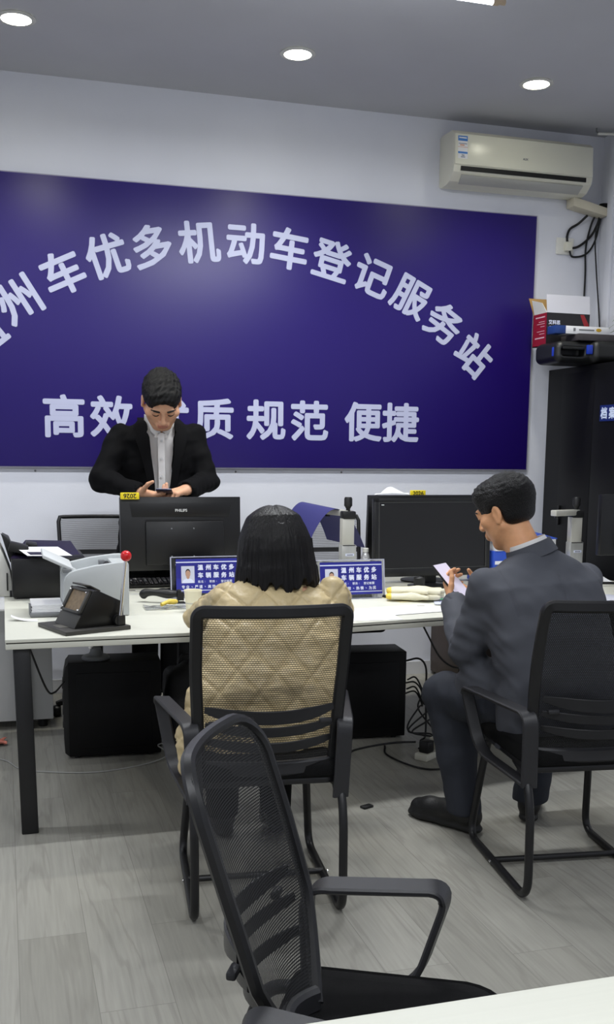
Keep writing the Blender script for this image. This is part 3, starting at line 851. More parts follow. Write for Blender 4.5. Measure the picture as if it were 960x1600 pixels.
# --- white scanner at the desk end
t = thing('white_scanner', 'white desktop scanner with black feeder at the very end of the desk', 'scanner', (-.10, 4.86, ZD))
pr = [(-.16, 0), (.125, 0), (.13, .03), (.118, .12), (.09, .20), (.062, .265), (.03, .292), (-.16, .30)]
MB().prism([(x, -.12, z) for x, z in pr], (0, .26, 0), .012).build('casing', WHITE, t)
MB().prism([(x, -.128, z) for x, z in ((.08, .29), (.108, .268), (.150, .165), (.128, .150))], (0, .02, 0), .003).prism([(x, -.11, z) for x, z in ((.085, .275), (.115, .26), (.152, .165), (.118, .155))], (0, .22, 0), .004).build('feeder', BLACK, t)
MB().box((.136, -.118, .215), (.022, .016, .03), .003, Matrix.Rotation(.4, 3, 'Y')).build('feed_button', MIDG, t)
MB().bx(.100, .106, -.128, -.118, .03, .11, .001).bx(.112, .135, -.125, -.02, .0, .03, .003).build('side_slot', BLACK, t)

# --- grey laser printer, its front to the desk end
t = thing('laser_printer', 'light grey laser printer in front of the black one, red knob before it', 'printer', (.345, 4.24, ZD))
y0, y1 = 4.105, 4.375
LG = mat('laser_grey', rgb(188, 192, 193), .5)
side = [(.215, .722), (.217, .862), (.224, .884), (.240, .900), (.262, .908), (.340, .925), (.435, .937), (.468, .938), (.474, .930), (.474, .722)]
b = MB().prism([(x, y0, z) for x, z in side], (0, .035, 0), .004)
b.prism([(x, y1-.035, z+.010) for x, z in side[1:-1]]+[(.474, y1-.035, .722), (.215, y1-.035, .722)], (0, .035, 0), .004)
mid = [(.215, .722), (.217, .862), (.224, .880), (.262, .900), (.285, .885), (.36, .868), (.405, .872), (.412, .93), (.474, .93), (.474, .722)]
b.prism([(x, y0+.03, z) for x, z in mid], (0, .21, 0), .002)
wb(b, 'casing', LG, t)
wb(MB().bx(.385, .409, 4.19, 4.29, .873, .925, .003), 'exit_slot', BLACK, t)
wb(MB().bx(.365, .39, 4.23, 4.26, .905, .935, .004).bx(.215, .25, 4.125, 4.15, .897, .913, .003), 'catch', MIDG, t)
wb(MB().prism([(.252, 4.13, .903), (.252, 4.345, .913), (.138, 4.345, .968), (.138, 4.13, .958)], (.004, 0, .012), .003), 'feed_flap', mat('flap_grey', rgb(208, 211, 212), .5), t)
wb(MB().bx(.085, .22, 4.13, 4.34, .722, .738, .004).bx(.082, .09, 4.14, 4.20, .73, .77, .002), 'output_tray', MIDG, t)
wb(MB().box((.4755, 4.24, .80), (.004, .2, .11), .001), 'rear_cover', GREYP, t)
t = thing('paper_stack', 'stack of white paper on the output tray of the grey printer', 'paper', (.152, 4.235, .738))
for i in range(5): MB().box((.002*(i % 2), .001*i, .0035+.0062*i), (.122, .19, .0058), .0008, .004*(i-2)).build('sheaf', PAPER, t)
o = MB().sheet(lambda u, v: (.012+.10*u, 4.06+.05*v-.02*u, ZD+.001+.018*(1-u)**3), 14, 4, .0006).build('curled_strip', PAPER); setp(o, 'curled white paper strip near the end of the desk', 'paper')

# --- lever press with the red ball
pang = math.radians(21)
t = thing('lever_press', 'black wedge shaped hand press with a red ball lever on the desk', 'hand press', (.197, 3.690, ZD), pang)
GR = mat('press_dark_grey', rgb(58, 57, 54), .45, bscale=400, bamt=.1)
MB().bx(0, .262, 0, .25, 0, .016, .003).build('base_plate', GR, t)
MB().box((.035, .12, .0165), (.035, .07, .002), .0005).build('base_recess', mat('press_plate_steel', rgb(96, 94, 88), .4), t)
bw0, bw1 = .035, .205
pf = [(.052, .016), (.128, .152), (.150, .150), (.236, .108), (.250, .098), (.250, .016)]
MB().prism([(x, bw0, z) for x, z in pf], (0, bw1-bw0, 0), .003).build('body', mat('press_black', rgb(9, 9, 10), .4), t)
nx = V((-.873, 0, .488))
def wf(u, v, o): return V((.052+.076*v, bw0+(bw1-bw0)*u, .016+.136*v))+nx*o
fr_ = MB()
for (a, b2, c, d) in ((.02, .98, .36, .42), (.02, .98, .92, .985), (.02, .12, .36, .98), (.88, .98, .36, .98)):
    fr_.prism([wf(a, c, 0), wf(b2, c, 0), wf(b2, d, 0), wf(a, d, 0)], nx*.010, .001)
fr_.prism([wf(0, .0, 0), wf(1, .0, 0), wf(1, .33, 0), wf(0, .33, 0)], nx*.003, .0005)
fr_.build('window_frame', GR, t)
MB().prism([wf(.12, .42, .001), wf(.88, .42, .001), wf(.88, .92, .001), wf(.12, .92, .001)], nx*.002).build('window', mat('press_inside', rgb(126, 108, 84), .5, nscale=60, namt=.25), t)
bt_ = MB()
for u in (.16, .93): bt_.ball(wf(u, .44, .009), .005).ball(wf(u, .90, .009), .004)
bt_.build('rivet', CHROME, t)
MB().band([(.120, .15, .165), (.150, .15, .160), (.19, .15, .138)], V((0, 1, 0)), .09, .006).build('top_flap', GR, t)
lv = MB().tube([(.225, .018, .035), (.250, .012, .262)], .0064, 12).build('lever', CHROME, t)
MB().ball((.2515, .012, .276), .0205).build('ball_knob', RED, lv)
MB().lathe([(0, 0), (.020, 0), (.022, .006), (.020, .022), (0, .022)], seg=18, M=frame((.224, .036, .036), V((1, 0, 0)), V((0, 0, 1)), V((0, -1, 0)))).bx(.214, .246, .010, .03, .016, .055, .004).build('pivot', BLACK, t)

# --- monitors
def monitor_shell(t, W_, H_, z0, back, rear_style):
    pass
def number_tag(label, loc, rz, upside):
    t = thing('number_tag', label, 'tag', loc, rz)
    MB().box((0, 0, .0155), (.086, .010, .031), .003).build('plate', YEL, t)
    vs_, fs = boldtext('2026', .030, .0006, .0003)
    c, s_ = (-1, -1) if upside else (1, 1)
    MB().raw(vs_, fs, 0, frame((0, -.0056, .0155), V((c, 0, 0)), V((0, 0, s_)), V((0, -1, 0)))).build('digits', INKB, t, flat=True)
    return t
t = thing('monitor', 'black monitor with its back to the room in front of the standing man', 'monitor', (.797, 4.75, ZD))
BK = mat('monitor_back', rgb(13, 13, 14), .36, bscale=900, bamt=.05)
tilt = Matrix.Rotation(math.radians(-3), 4, 'X')
W2, zt, zb = .285, .448, .105
MB().bx(-W2, W2, -.008, .022, zb, zt, .004, M=tilt).build('panel', BK, t)
b = MB(); b.prism([(-W2+.055, -.010, .355), (W2-.055, -.010, .355), (W2-.04, -.0075, zt-.012), (-W2+.04, -.0075, zt-.012)], (0, .01, 0), .001, M=tilt)
b.prism([(-W2+.115, -.030, .13), (W2-.085, -.030, .13), (W2-.085, -.030, .335), (-W2+.115, -.030, .335)], (0, .03, 0), .006, M=tilt)
b.build('back_cover', BK, t)
MB().bx(-W2+.115, W2-.085, -.012, -.0085, .338, .345, M=tilt).build('vent_line', INKB, t)
vs_, fs = boldtext('PHILIPS', .018, .0005, .0004)
MB().raw(vs_, fs, 0, tilt @ frame((.0, -.0105, .385), V((1, 0, 0)), V((0, 0, 1)), V((0, -1, 0)))).build('logo', mat('silver_print', rgb(220, 220, 216), .3, metal=.3), t, flat=True)
sc_ = MB()
for x in (-.05, .055):
    for z in (.30, .17): sc_.ball((x, -.0305, z), (.004, .002, .004), M=tilt, u=10, v=6)
sc_.build('mount_screw', MIDG, t)
MB().tube([(0, .0, .01), (0, -.012, .16)], .022, 16).build('neck', BLACK, t)
MB().lathe([(0, 0), (.115, 0), (.118, .006), (.05, .013), (0, .014)], seg=36).build('base', GLOSSB, t)
MB().bx(-W2+.006, W2-.006, .022, .0235, zb+.02, zt-.008, M=tilt).build('screen', mat('screen_far_side', rgb(20, 22, 28), .2), t)
number_tag('yellow tag with upside-down digits on the monitor before the standing man', (.556, 4.743, 1.158), 0, True)

def screen_monitor(label, loc, rz, W_, z0, z1, tl=-3, feet=True):
    t = thing('monitor', label, 'monitor', loc, rz)
    tilt = Matrix.Rotation(math.radians(tl), 4, 'X'); W2 = W_/2
    MB().bx(-W2, W2, 0, .035, z0, z1, .004, M=tilt).build('shell', mat('monitor_shell', rgb(10, 10, 11), .45), t)
    bz = MB(); e = .024
    for (a, b2, c, d) in ((-W2, W2, z1-.020, z1), (-W2, W2, z0, z0+.042), (-W2, -W2+e, z0, z1), (W2-e, W2, z0, z1)): bz.bx(a, b2, -.006, .004, c, d, .002, M=tilt)
    bz.build('bezel', mat('bezel_black', rgb(16, 16, 17), .4), t)
    MB().bx(-W2+e, W2-e, -.001, .001, z0+.042, z1-.020, M=tilt).build('screen', mat('dark_screen', rgb(18, 17, 17), .3), t)
    ln = MB()
    for (a, b2, c, d) in ((-W2+e-.001, W2-e+.001, z0+.041, z0+.043), (-W2+e-.001, W2-e+.001, z1-.021, z1-.0195), (-W2+e-.001, -W2+e+.001, z0+.041, z1-.02), (W2-e-.001, W2-e+.001, z0+.041, z1-.02)): ln.bx(a, b2, -.0065, -.005, c, d, M=tilt)
    ln.build('inner_edge', mat('bezel_edge', rgb(86, 86, 84), .4), t)
    MB().bx(-W2+.035, -W2+.05, -.0068, -.006, z1-.034, z1-.030, M=tilt).build('logo', GREYP, t)
    if feet:
        MB().bx(-.03, .03, .02, .05, .008, z0+.1, .006).build('neck', BLACK, t)
        MB().lathe([(0, 0), (.13, 0), (.132, .007), (.06, .015), (0, .016)], seg=36, M=Matrix.Diagonal((1, .75, 1, 1))).build('base', mat('base_black', rgb(24, 24, 25), .3), t)
    return t
screen_monitor('black monitor with dark screen facing the man in the grey suit', (2.062, 4.70, ZD), math.radians(1.0), .632, .052, .441)
t = thing('monitor', 'black monitor standing back to back behind the dark screen, tag on top', 'monitor', (2.10, 4.93, ZD), math.radians(.5))
tl = Matrix.Rotation(math.radians(3), 4, 'X')
MB().bx(-.315, .315, 0, .03, .07, .447, .004, M=tl).bx(-.22, .22, -.03, .005, .12, .36, .01, M=tl).build('panel', BK, t)
MB().bx(-.30, .30, .03, .0315, .09, .44, M=tl).build('screen', INKB, t)
MB().bx(-.03, .03, -.04, -.01, .008, .2, .006).build('neck', BLACK, t)
MB().lathe([(0, 0), (.12, 0), (.12, .008), (0, .015)], seg=30, M=Matrix.Translation((0, -.02, 0))).build('base', BLACK, t)
number_tag('yellow tag lying on the rear monitor near the seated man', (2.075, 4.955, 1.160), 0, False)
o = MB().sheet(lambda u, v: (1.825+.19*u+.02*v, 4.93+.05*v, 1.168+.022*math.sin(u*3)*(.4+v)+.010*math.sin(9*u+4*v)*v), 18, 6, .0008).build('plastic_sleeve', mat('cloudy_plastic', rgb(222, 224, 224), .3)); setp(o, 'crumpled clear plastic sleeve lying on top of the rear monitor', 'plastic sleeve')
t = thing('monitor', 'black monitor turned away beside the tall black cabinet', 'monitor', (2.985, 4.30, ZD), math.radians(4))
MB().bx(-.245, .245, -.01, .025, .185, .478, .004).bx(-.16, .16, -.035, 0, .22, .40, .01).build('panel', BK, t)
MB().tube([(0, 0, .01), (0, 0, .25)], .022, 14).build('neck', BLACK, t)
MB().lathe([(0, 0), (.10, 0), (.10, .008), (0, .014)], seg=30).build('base', BLACK, t)

# --- keyboard, mouse, cables on the desk
t = thing('keyboard', 'black keyboard under the monitor with its back to the room', 'keyboard', (.76, 4.975, ZD))
MB().prism([(-.215, -.065, .006), (-.215, .065, .018), (-.215, .065, .030), (-.215, -.065, .014)], (.43, 0, 0), .002).build('body', BLACK, t)
kb = MB(); random.seed(2)
for r_ in range(5):
    y = -.05+r_*.025
    for i in range(18):
        kb.box((-.20+i*.0235, y, .0185+.0165*(y+.065)/.13*1.0), (.019, .019, .008), .002, seg=1)
kb.build('keys', GLOSSB, t)
o = MB().ball((0, 0, 0), (.031, .055, .018), M=Matrix.Translation((.700, 4.69, ZD+.010))).build('computer_mouse', BLACK); setp(o, 'black mouse on the desk beside the first name plate', 'mouse')
t = thing('cable_clip_strip', 'flat white cable strip with black marks in front of the keyboard', 'cable strip', (.63, 4.80, ZD))
MB().box((0, 0, .003), (.22, .012, .006), .002).build('strip', WHITE, t)
s_ = MB()
for x in (-.07, .005, .075): s_.box((x, -.001, .0065), (.045, .008, .002), .0005)
s_.build('mark', BLACK, t)

# --- black gripped tool, yellow plug and clear bag
t = thing('grip_stapler', 'black curved handle of a hand tool beside the paper cup', 'hand tool', (.668, 4.40, ZD))
hp = bez([(-.098, .07, .022), (-.080, .06, .041), (-.035, .035, .044), (.015, .01, .040), (.048, -.005, .042)], 6)
MB().tube(hp, [.012]+[.0175+.003*math.sin(i*.5) for i in range(len(hp)-2)]+[.014], 14).build('handle', SATIN, t)
MB().box((.060, -.012, .026), (.030, .026, .05), .004).box((.060, -.02, .004), (.04, .04, .008), .002).box((.055, -.012, .054), (.016, .03, .014), .003).build('head', BLACK, t)
MB().box((.062, -.028, .014), (.024, .010, .005), .001).build('steel_jaw', CHROME, t)
t = thing('yellow_plug', 'small yellow plastic plug lying on a clear bag by the paper cup', 'plug', (.655, 4.27, ZD+.006))
MB().tube(bez([(-.03, -.02, .012), (0, .0, .020), (.028, .018, .018), (.04, .03, .016)], 5), [.008]*6+[.012]*6+[.010]*4, 12).build('body', mat('plug_yellow', rgb(228, 200, 84), .45), t)
PLB = mat('clear_bag', (.9, .92, .93), .08, trans=.85)
o = MB().sheet(lambda u, v: (.555+.19*u, 4.215+.11*v, ZD+.0025+.008*abs(math.sin(7*u+2*v)*math.sin(5*v+3*u))), 22, 12, .0008).build('plastic_bag', PLB); setp(o, 'crumpled clear plastic bag lying on the desk by the paper cup', 'plastic bag')
t = thing('paper_cup', 'cream paper cup on the desk at the woman in the cream jacket', 'cup', (.742, 4.150, ZD))
MB().lathe([(.0, .004), (.026, .004), (.027, 0), (.028, .001), (.037, .088), (.0385, .090), (.0375, .092), (.0355, .090), (.0265, .006), (0, .006)], seg=32).build('cup', mat('cup_cream', rgb(236, 230, 204), .6), t)
MB().lathe([(.0312, .035), (.0318, .035), (.0324, .041), (.0318, .041)], seg=32).build('printed_line', mat('cup_print', rgb(206, 204, 190), .6), t)

# --- name plates in clear acrylic stands
SKIN0 = mat('photo_skin', rgb(190, 150, 126), .6); HAIR0 = mat('photo_hair', rgb(26, 22, 22), .6); BG0 = mat('photo_background', rgb(206, 208, 224), .5)
ACR = mat('clear_acrylic', (.95, .96, .97), .04, trans=1.)
def name_plate(label, loc, rz, W_, H_, rows):
    t = thing('name_plate', label, 'name plate', loc, rz)
    A = Matrix.Rotation(math.radians(-7), 4, 'X')
    MB().bx(0, W_, .0032, .0062, 0, H_, .0006, M=A).build('acrylic_back', ACR, t)
    ef = MB()
    for (a, b2, c, d) in ((0, W_, 0, .004), (0, W_, H_-.004, H_), (0, .005, 0, H_), (W_-.005, W_, 0, H_)): ef.bx(a, b2, -.004, .0075, c, d, .0008, M=A)
    ef.build('acrylic_edge', mat('acrylic_edge', rgb(178, 180, 196), .15, spec=.8), t)
    MB().bx(0, W_, -.01, .075, 0, .003, .001).build('foot', ACR, t)
    ix0, ix1, iz0, iz1 = .026, W_-.012, .020, H_-.010
    MB().bx(ix0, ix1, 0, .0012, iz0, iz1, M=A).build('printed_card', NAVY, t)
    w_, h_ = ix1-ix0, iz1-iz0
    MB().bx(ix0+w_*.0, ix1, -.0003, .0002, iz0+h_*.44, iz0+h_*.86, M=A).build('print_band', NAVYD, t)
    ln = MB().bx(ix0, ix1-.002, -.0006, -.0002, iz0+h_*.885, iz0+h_*.915, M=A).bx(ix0, ix1-.002, -.0006, -.0002, iz0+h_*.075, iz0+h_*.095, M=A)
    ln.build('white_rule', INKW, t)
    px0, px1, pz0, pz1 = ix0+w_*.08, ix0+w_*.285, iz0+h_*.30, iz0+h_*.79
    ph = MB().bx(px0, px1, -.0006, -.0002, pz0, pz1, M=A).build('portrait_photo', BG0, t)
    pc, pw, phh = (px0+px1)/2, px1-px0, pz1-pz0
    def disc(x, z, a, b2, y, mi, e0=0, e1=2*PI):
        n = 24; vs_ = [(x, y, z)]+[(x+a*math.cos(e0+(e1-e0)*k/n), y, z+b2*math.sin(e0+(e1-e0)*k/n)) for k in range(n+1)]
        return vs_, [(0, k+1, k+2) for k in range(n)]
    f_ = MB()
    for args in ((pc, pz0, pw*.44, phh*.28, -.0009, 0, 0, PI), (pc, pz0+phh*.36, pw*.12, phh*.12, -.0011, 1), (pc, pz0+phh*.62, pw*.19, phh*.21, -.0014, 2), (pc, pz0+phh*.54, pw*.185, phh*.21, -.0016, 1)):
        vs_, fs = disc(*args); f_.raw(vs_, fs, args[5], A)
    f_.build('portrait', [INKW, SKIN0, HAIR0], ph, flat=True)
    tx = MB()
    def row(body, x0, z, size, pitch, b):
        x = x0
        for ch_ in body:
            if ch_ != ' ':
                vs_, fs = boldtext(ch_, size, b, .0002, 6)
                tx.raw(vs_, fs, 0, A @ frame((x+size/2, -.0009, z), V((1, 0, 0)), V((0, 0, 1)), V((0, -1, 0))))
            x += pitch
    row(rows[0], ix0+w_*.335, iz0+h_*.745, w_*.086, w_*.122, .0013)
    row(rows[1], ix0+w_*.335, iz0+h_*.52, w_*.086, w_*.122, .0013)
    row(rows[2], ix0+w_*.335, iz0+h_*.335, w_*.042, w_*.045, .0003)
    row(rows[3], ix0+w_*rows[4], iz0+h_*.19, w_*.054, w_*.068, .0005)
    tx.build('lettering', INKW, t, flat=True)
    return t
name_plate('blue acrylic name plate with portrait photo beside the paper cup', (.712, 4.545, ZD), math.radians(.5), .335, .188, ('温州车优多', '车辆服务站', '姓名: 职务: 登记客服', '专业、严谨、高效、热情', .08))
name_plate('blue acrylic name plate by the cotton gloves in front of the document camera', (1.338, 4.358, ZD), math.radians(1.2), .340, .180, ('温州车优多', '车辆服务站', '姓名: 职务: 登记客服', '、高效、热情、为民', .30))

# --- document cameras
def doc_camera(label, loc, rz, arm):
    t = thing('document_camera', label, 'document camera', loc, rz)
    PL = mat('camera_column', rgb(200, 198, 188), .4, metal=.25)
    MB().box((0, 0, .012), (.13, .16, .024), .008).build('base', BLACK, t)
    MB().box((0, 0, .118), (.076, .05, .190), .004).build('lower_sleeve', ALU, t)
    MB().box((-.004, 0, .270), (.062, .044, .145), .003).build('column', PL, t)
    MB().bx(-.033, .033, -.0255, .0235, .208, .212).build('sleeve_gap', BLACK, t)
    MB().bx(-.018, .026, -.0262, -.0248, .158, .170).build('type_label', INKW, t)
    MB().bx(-.012, .020, -.0266, -.0260, .1615, .166).build('label_print', MIDG, t)
    MB().box((0, 0, .358), (.070, .052, .040), .008).build('head_cap', BLACK, t)
    MB().lathe([(.0, 0), (.012, 0), (.010, .012), (.015, .022), (.020, .028), (.020, .062), (.016, .070), (0, .070)], (0, 0, .376), 20).build('knob', BLACK, t)
    a = V(arm); L_ = a.length; a.normalize(); sd = V((-a.y, a.x, 0))
    MB().box((0, 0, 0), (L_, .042, .030), .004, M=frame(a*(L_/2-.01)+V((0, 0, .366)), a, sd, V((0, 0, 1)))).build('arm', PL, t)
    MB().lathe([(0, 0), (.014, 0), (.016, .012), (0, .012)], seg=16, M=Matrix.Translation(a*(L_-.04)+V((0, 0, .340)))).build('lens', GLOSSB, t)
    return t
doc_camera('silver document camera under the draped blue sheet', (1.620, 4.745, ZD), 0, (-.05, .24, 0))
doc_camera('silver document camera with its arm out beside the black cabinet', (2.862, 4.70, ZD), 0, (-.17, -.05, 0))
def sheetfn(u, v):
    s_ = u*2-1
    x = 1.572+.155*s_-.10*v*1.0-.02*v*s_
    z = 1.106-(.21 if s_ < 0 else .195)*abs(s_)**1.9+.022*v
    return (x, 4.79+.25*v, z)
o = MB().sheet(sheetfn, 28, 8, .0012).build('blue_cover_sheet', mat('blue_sheet', rgb(58, 58, 112), .4, spec=.4)); setp(o, 'dark blue plastic sheet bent over the arm of the document camera', 'plastic sheet')
t = thing('small_bottle', 'small clear bottle with crumpled foil beside the document camera', 'bottle', (1.735, 4.80, ZD))
MB().lathe([(0, 0), (.024, 0), (.026, .01), (.026, .13), (.018, .155), (.014, .165), (.014, .18), (0, .18)], seg=20).build('body', mat('foil_wrap', rgb(206, 206, 206), .25, metal=.4, bscale=60, bamt=1.), t)
MB().lathe([(.0155, .168), (.0155, .188), (0, .188)], seg=18).build('cap', WHITE, t)

# --- loose things on the turned desk
t = thing('cable_dock', 'small black cylinder holder on the desk before the dark screen', 'holder', (1.93, 4.56, ZD))
MB().lathe([(0, 0), (.028, 0), (.028, .062), (.024, .066), (.02, .06), (0, .06)], seg=22).build('body', BLACK, t)
def flat_sheet(name, label, c, w_, d_, rz, z, m, th=.0012, cat='paper', group=None):
    o = MB().box((0, 0, th/2), (w_, d_, th), 0).build(name, m, loc=(c[0], c[1], z), rz=rz); return setp(o, label, cat, group)
CREAMP = mat('cream_paper', rgb(236, 228, 190), .8, spec=.2)
flat_sheet('cream_envelope', 'pale yellow paper lying partly under the cotton gloves', (1.745, 4.31, 0), .15, .20, .2, ZD+.0005, CREAMP)
flat_sheet('form_sheet', 'white form sheet lying near the desk edge before the gloves', (1.66, 4.00, 0), .30, .21, RD+.05, ZD+.002, PAPER)
flat_sheet('form_sheet', 'blank white sheet on the desk edge right behind the cream sleeve', (1.43, 3.92, 0), .21, .30, RD-.2, ZD+.0005, PAPER)
flat_sheet('green_folder', 'green edged folder showing under the phone hand', (1.92, 4.26, 0), .24, .05, RD-.35, ZD+.0015, mat('green_edge', rgb(120, 214, 160), .5))
t = thing('licence_sheet', 'pale blue printed sheet lying beside the green folder', 'paper', (1.93, 4.13, ZD+.0032), RD-.5)
MB().box((0, 0, .001), (.20, .14, .0012)).build('sheet', mat('bluish_paper', rgb(200, 204, 222), .7), t)
MB().box((.0, .03, .0018), (.15, .05, .0004)).build('printed_block', mat('print_blue', rgb(164, 170, 200), .7), t)
o = MB().box((0, 0, .0038), (.034, .015, .0006)).build('stamp_mark', mat('stamp_grey', rgb(190, 186, 168), .8), loc=(1.735, 4.075, ZD), rz=RD); setp(o, 'small grey stamped mark on the white form sheet', 'stamp mark')
t = thing('marker_pen', 'black marker pen at the corner of the second name plate', 'pen', (1.695, 4.315, ZD+.008), math.radians(-62))
MB().tube([(-.055, 0, 0), (.035, 0, 0)], .0075, 12).build('barrel', BLACK, t)
MB().tube([(.035, 0, 0), (.062, 0, 0)], .0065, 12).build('cap', MIDG, t)
# cotton gloves: two flat gloves, fingers to the right
GLV = mat('cotton_knit', rgb(232, 226, 200), .9, spec=.1, bscale=300, bamt=.4)
GLY = mat('yellow_cuff', rgb(232, 204, 96), .85, spec=.1)
def glove(label, c, ang, z, seed):
    S = SDF((-.15, -.08, -.02), (.15, .08, .045), .0035); rs = np.random.RandomState(seed)
    fl = ((0, 0, 1), .42)
    S.cap((-.11, 0, .012), (-.02, 0, .014), .040, .046, .01, fl).cap((-.02, 0, .014), (.02, 0, .014), .046, .042, .01, fl)
    for i, (y, L_) in enumerate(((-.032, .065), (-.011, .085), (.011, .088), (.032, .075))):
        S.cap((.02, y*.9, .013), (.02+L_, y*1.15+rs.uniform(-.012, .004), .012+.006*(i % 2)), .0125, .010, .006)
    S.cap((-.03, -.03, .014), (.03, -.062, .014), .013, .010, .01)
    P, F = S.mesh(2); N = normals(P, F); P = P+N*(.0025*vnoise(P, (60, 140, 80), seed))[:, None]
    P[:, 2] = np.maximum(P[:, 2]-P[:, 2].min(), 0)
    o = solid('cotton_glove', P, F, [GLV, GLY], region=lambda C_: (C_[:, 0] < -.128)*1)
    o.location = (c[0], c[1], z); o.rotation_euler = (0, 0, ang)
    return setp(o, label, 'glove')
glove('cream cotton glove with yellow cuff, underneath its pair on the desk', (1.79, 4.235, 0), math.radians(-14), ZD+.001, 1)
glove('cream cotton glove lying on top of the other glove', (1.80, 4.25, 0), math.radians(-20), ZD+.024, 2)
# far end of the turned desk
o = MB().sheet(lambda u, v: (2.90+.15*u, 4.62+.10*v, ZD+.004+.035*math.sin(PI*u)*math.sin(PI*v)+.006*math.sin(14*u+9*v)), 20, 12, .002).build('crumpled_tissue', PAPER); setp(o, 'crumpled white tissue beside the far monitor on the turned desk', 'tissue')
o = MB().tube(bez([(2.66, 4.35, ZD+.006), (2.78, 4.50, ZD+.02), (2.95, 4.52, ZD+.015), (3.1, 4.55, ZD+.006)], 8), .007, 8).build('desk_cable', CORD); setp(o, 'black cable curving over the desk past the suited shoulder', 'cable')
flat_sheet('printed_form', 'printed form with grey header on the desk past the suited shoulder', (2.66, 4.13, 0), .26, .16, RD, ZD+.002, mat('form_grey', rgb(200, 202, 212), .7))
flat_sheet('blank_form', 'blank white paper on the turned desk under the printed form', (2.62, 4.02, 0), .30, .20, RD, ZD, PAPER, .0008)
t = thing('blue_box_file', 'blue box file lying behind the man in the grey suit', 'box file', (2.63, 4.86, ZD), math.radians(8))
FB = mat('file_blue', rgb(50, 84, 190), .4)
MB().bx(-.25, .15, -.12, .12, 0, .170, .004).build('lower_files', FB, t)
MB().bx(-.24, .14, -.122, .10, .170, .222, .001).bx(-.24, .13, -.1215, .1, .10, .118, .001).build('paper_edge', PAPER, t)
MB().prism([(-.25, -.12, .222), (.15, -.12, .222), (.15, .12, .245), (-.25, .12, .245)], (0, 0, .005), .001).build('top_cover', FB, t)

# --- cables on the floor
def cable(name, label, pts, r, m, cat='cable'):
    o = MB().tube(bez(pts, 8), r, 8).build(name, m); return setp(o, label, cat)
cable('floor_cable', 'thin grey cable trailing over the floor under the desk end', [(-.30, 4.75, .004), (-.053, 4.62, .004), (.028, 4.46, .004), (.12, 4.39, .004), (.345, 4.325, .004), (.574, 4.39, .004), (.68, 4.46, .02), (.64, 4.50, .05), (.66, 4.42, .08), (.72, 4.40, .05), (.66, 4.36, .004), (.74, 4.34, .004)], .0032, CORDW)
cable('hanging_cable', 'black cable hanging behind the splayed desk leg', [(.06, 3.95, .68), (.085, 3.92, .61), (.135, 3.95, .47), (.17, 4.1, .42), (.23, 4.54, .36)], .004, CORD)
cable('power_cable', 'black power cable leaving the top of the second PC tower', [(1.865, 4.55, .375), (1.93, 4.54, .385), (1.965, 4.53, .34), (1.968, 4.53, .22), (1.96, 4.50, .02), (1.90, 4.42, .006)], .005, CORD)
cable('hanging_cable', 'black cable hanging under the turned desk beside the suited knee', [(1.72, 4.06, .68), (1.76, 4.05, .60), (1.83, 4.06, .49), (1.95, 4.15, .42), (2.10, 4.3, .40)], .0042, CORD)
rs = random.Random(8)
for i, (y, z) in enumerate(((4.53, .285), (4.56, .262), (4.54, .236), (4.57, .205))):
    x1 = 1.905+.03*rs.random(); x2 = 1.90+.09*rs.random(); x3 = 1.84+.16*rs.random()
    o = cable('port_cable', 'short black cable plugged in the rear of the second PC tower, one of a bundle', [(1.868, y, z), (x1, y-.005*i, z+.012*rs.random()), (1.945+.03*rs.random(), y-.02, z-.05-.04*rs.random()), (x2, y-.05-.04*rs.random(), .12+.06*rs.random()), (x3, y-.02-.12*rs.random(), .05), (1.93+.07*rs.random(), 4.36+.12*rs.random(), .02), (1.84+.05*i, 4.30+.03*i, .006)], .0042, CORD); o['group'] = 'cables at the PC tower rear'
cable('floor_cable', 'black cable lying on the floor in front of the second PC tower', [(1.30, 4.20, .005), (1.45, 4.26, .005), (1.55, 4.36, .005), (1.75, 4.42, .005), (1.85, 4.36, .02)], .005, CORD)
cable('floor_cable', 'black cable looping on the floor towards the suited foot', [(1.70, 4.38, .005), (1.66, 4.25, .005), (1.70, 4.08, .005), (1.78, 3.99, .005), (1.95, 4.02, .005), (2.02, 4.10, .01)], .0045, CORD)
t = thing('power_strip', 'white power strip with a black adapter on the floor behind the suited foot', 'power strip', (1.86, 4.19, 0), math.radians(35))
MB().box((0, 0, .016), (.20, .065, .032), .005).build('housing', WARMW, t)
MB().box((-.05, 0, .058), (.055, .05, .055), .006).build('black_adapter', BLACK, t)
MB().box((.02, 0, .058), (.032, .04, .056), .006).build('white_plug', WARMW, t)
so = MB()
for x in (.06, .085): so.box((x, 0, .0325), (.012, .02, .001))
so.build('socket_slot', INKB, t)
o = MB().box((0, 0, .005), (.05, .03, .010), .004, .4).build('floor_scrap', BLACK, loc=(1.335, 3.62, 0)); setp(o, 'small black scrap lying on the floor between the two occupied chairs', 'scrap')
o = MB().sheet(lambda u, v: (-.16+.13*u+.01*math.sin(8*v), 4.83+.10*v, .004+.014*abs(math.sin(9*u+6*v))), 14, 8, .0012).build('crumpled_wrapper', mat('wrapper_red_white', rgb(206, 120, 100), .5, nscale=30, namt=.5)); setp(o, 'crumpled red and white wrapper on the floor beyond the desk leg', 'wrapper')
t = thing('black_backpack', 'black bag on the floor between the PC tower and the woman', 'bag', (.80, 4.72, 0))
S = SDF((-.14, -.13, -.02), (.14, .13, .46), .007)
S.box((0, 0, .18), (.10, .085, .19), None, .05).box((0, -.06, .12), (.08, .05, .10), None, .03, .03).ell((.02, -.02, .36), (.06, .05, .05), None, .03)
P, F = S.mesh(2); P = P+normals(P, F)*(.006*vnoise(P, 30, 3))[:, None]; P[:, 2] = np.maximum(P[:, 2], 0)
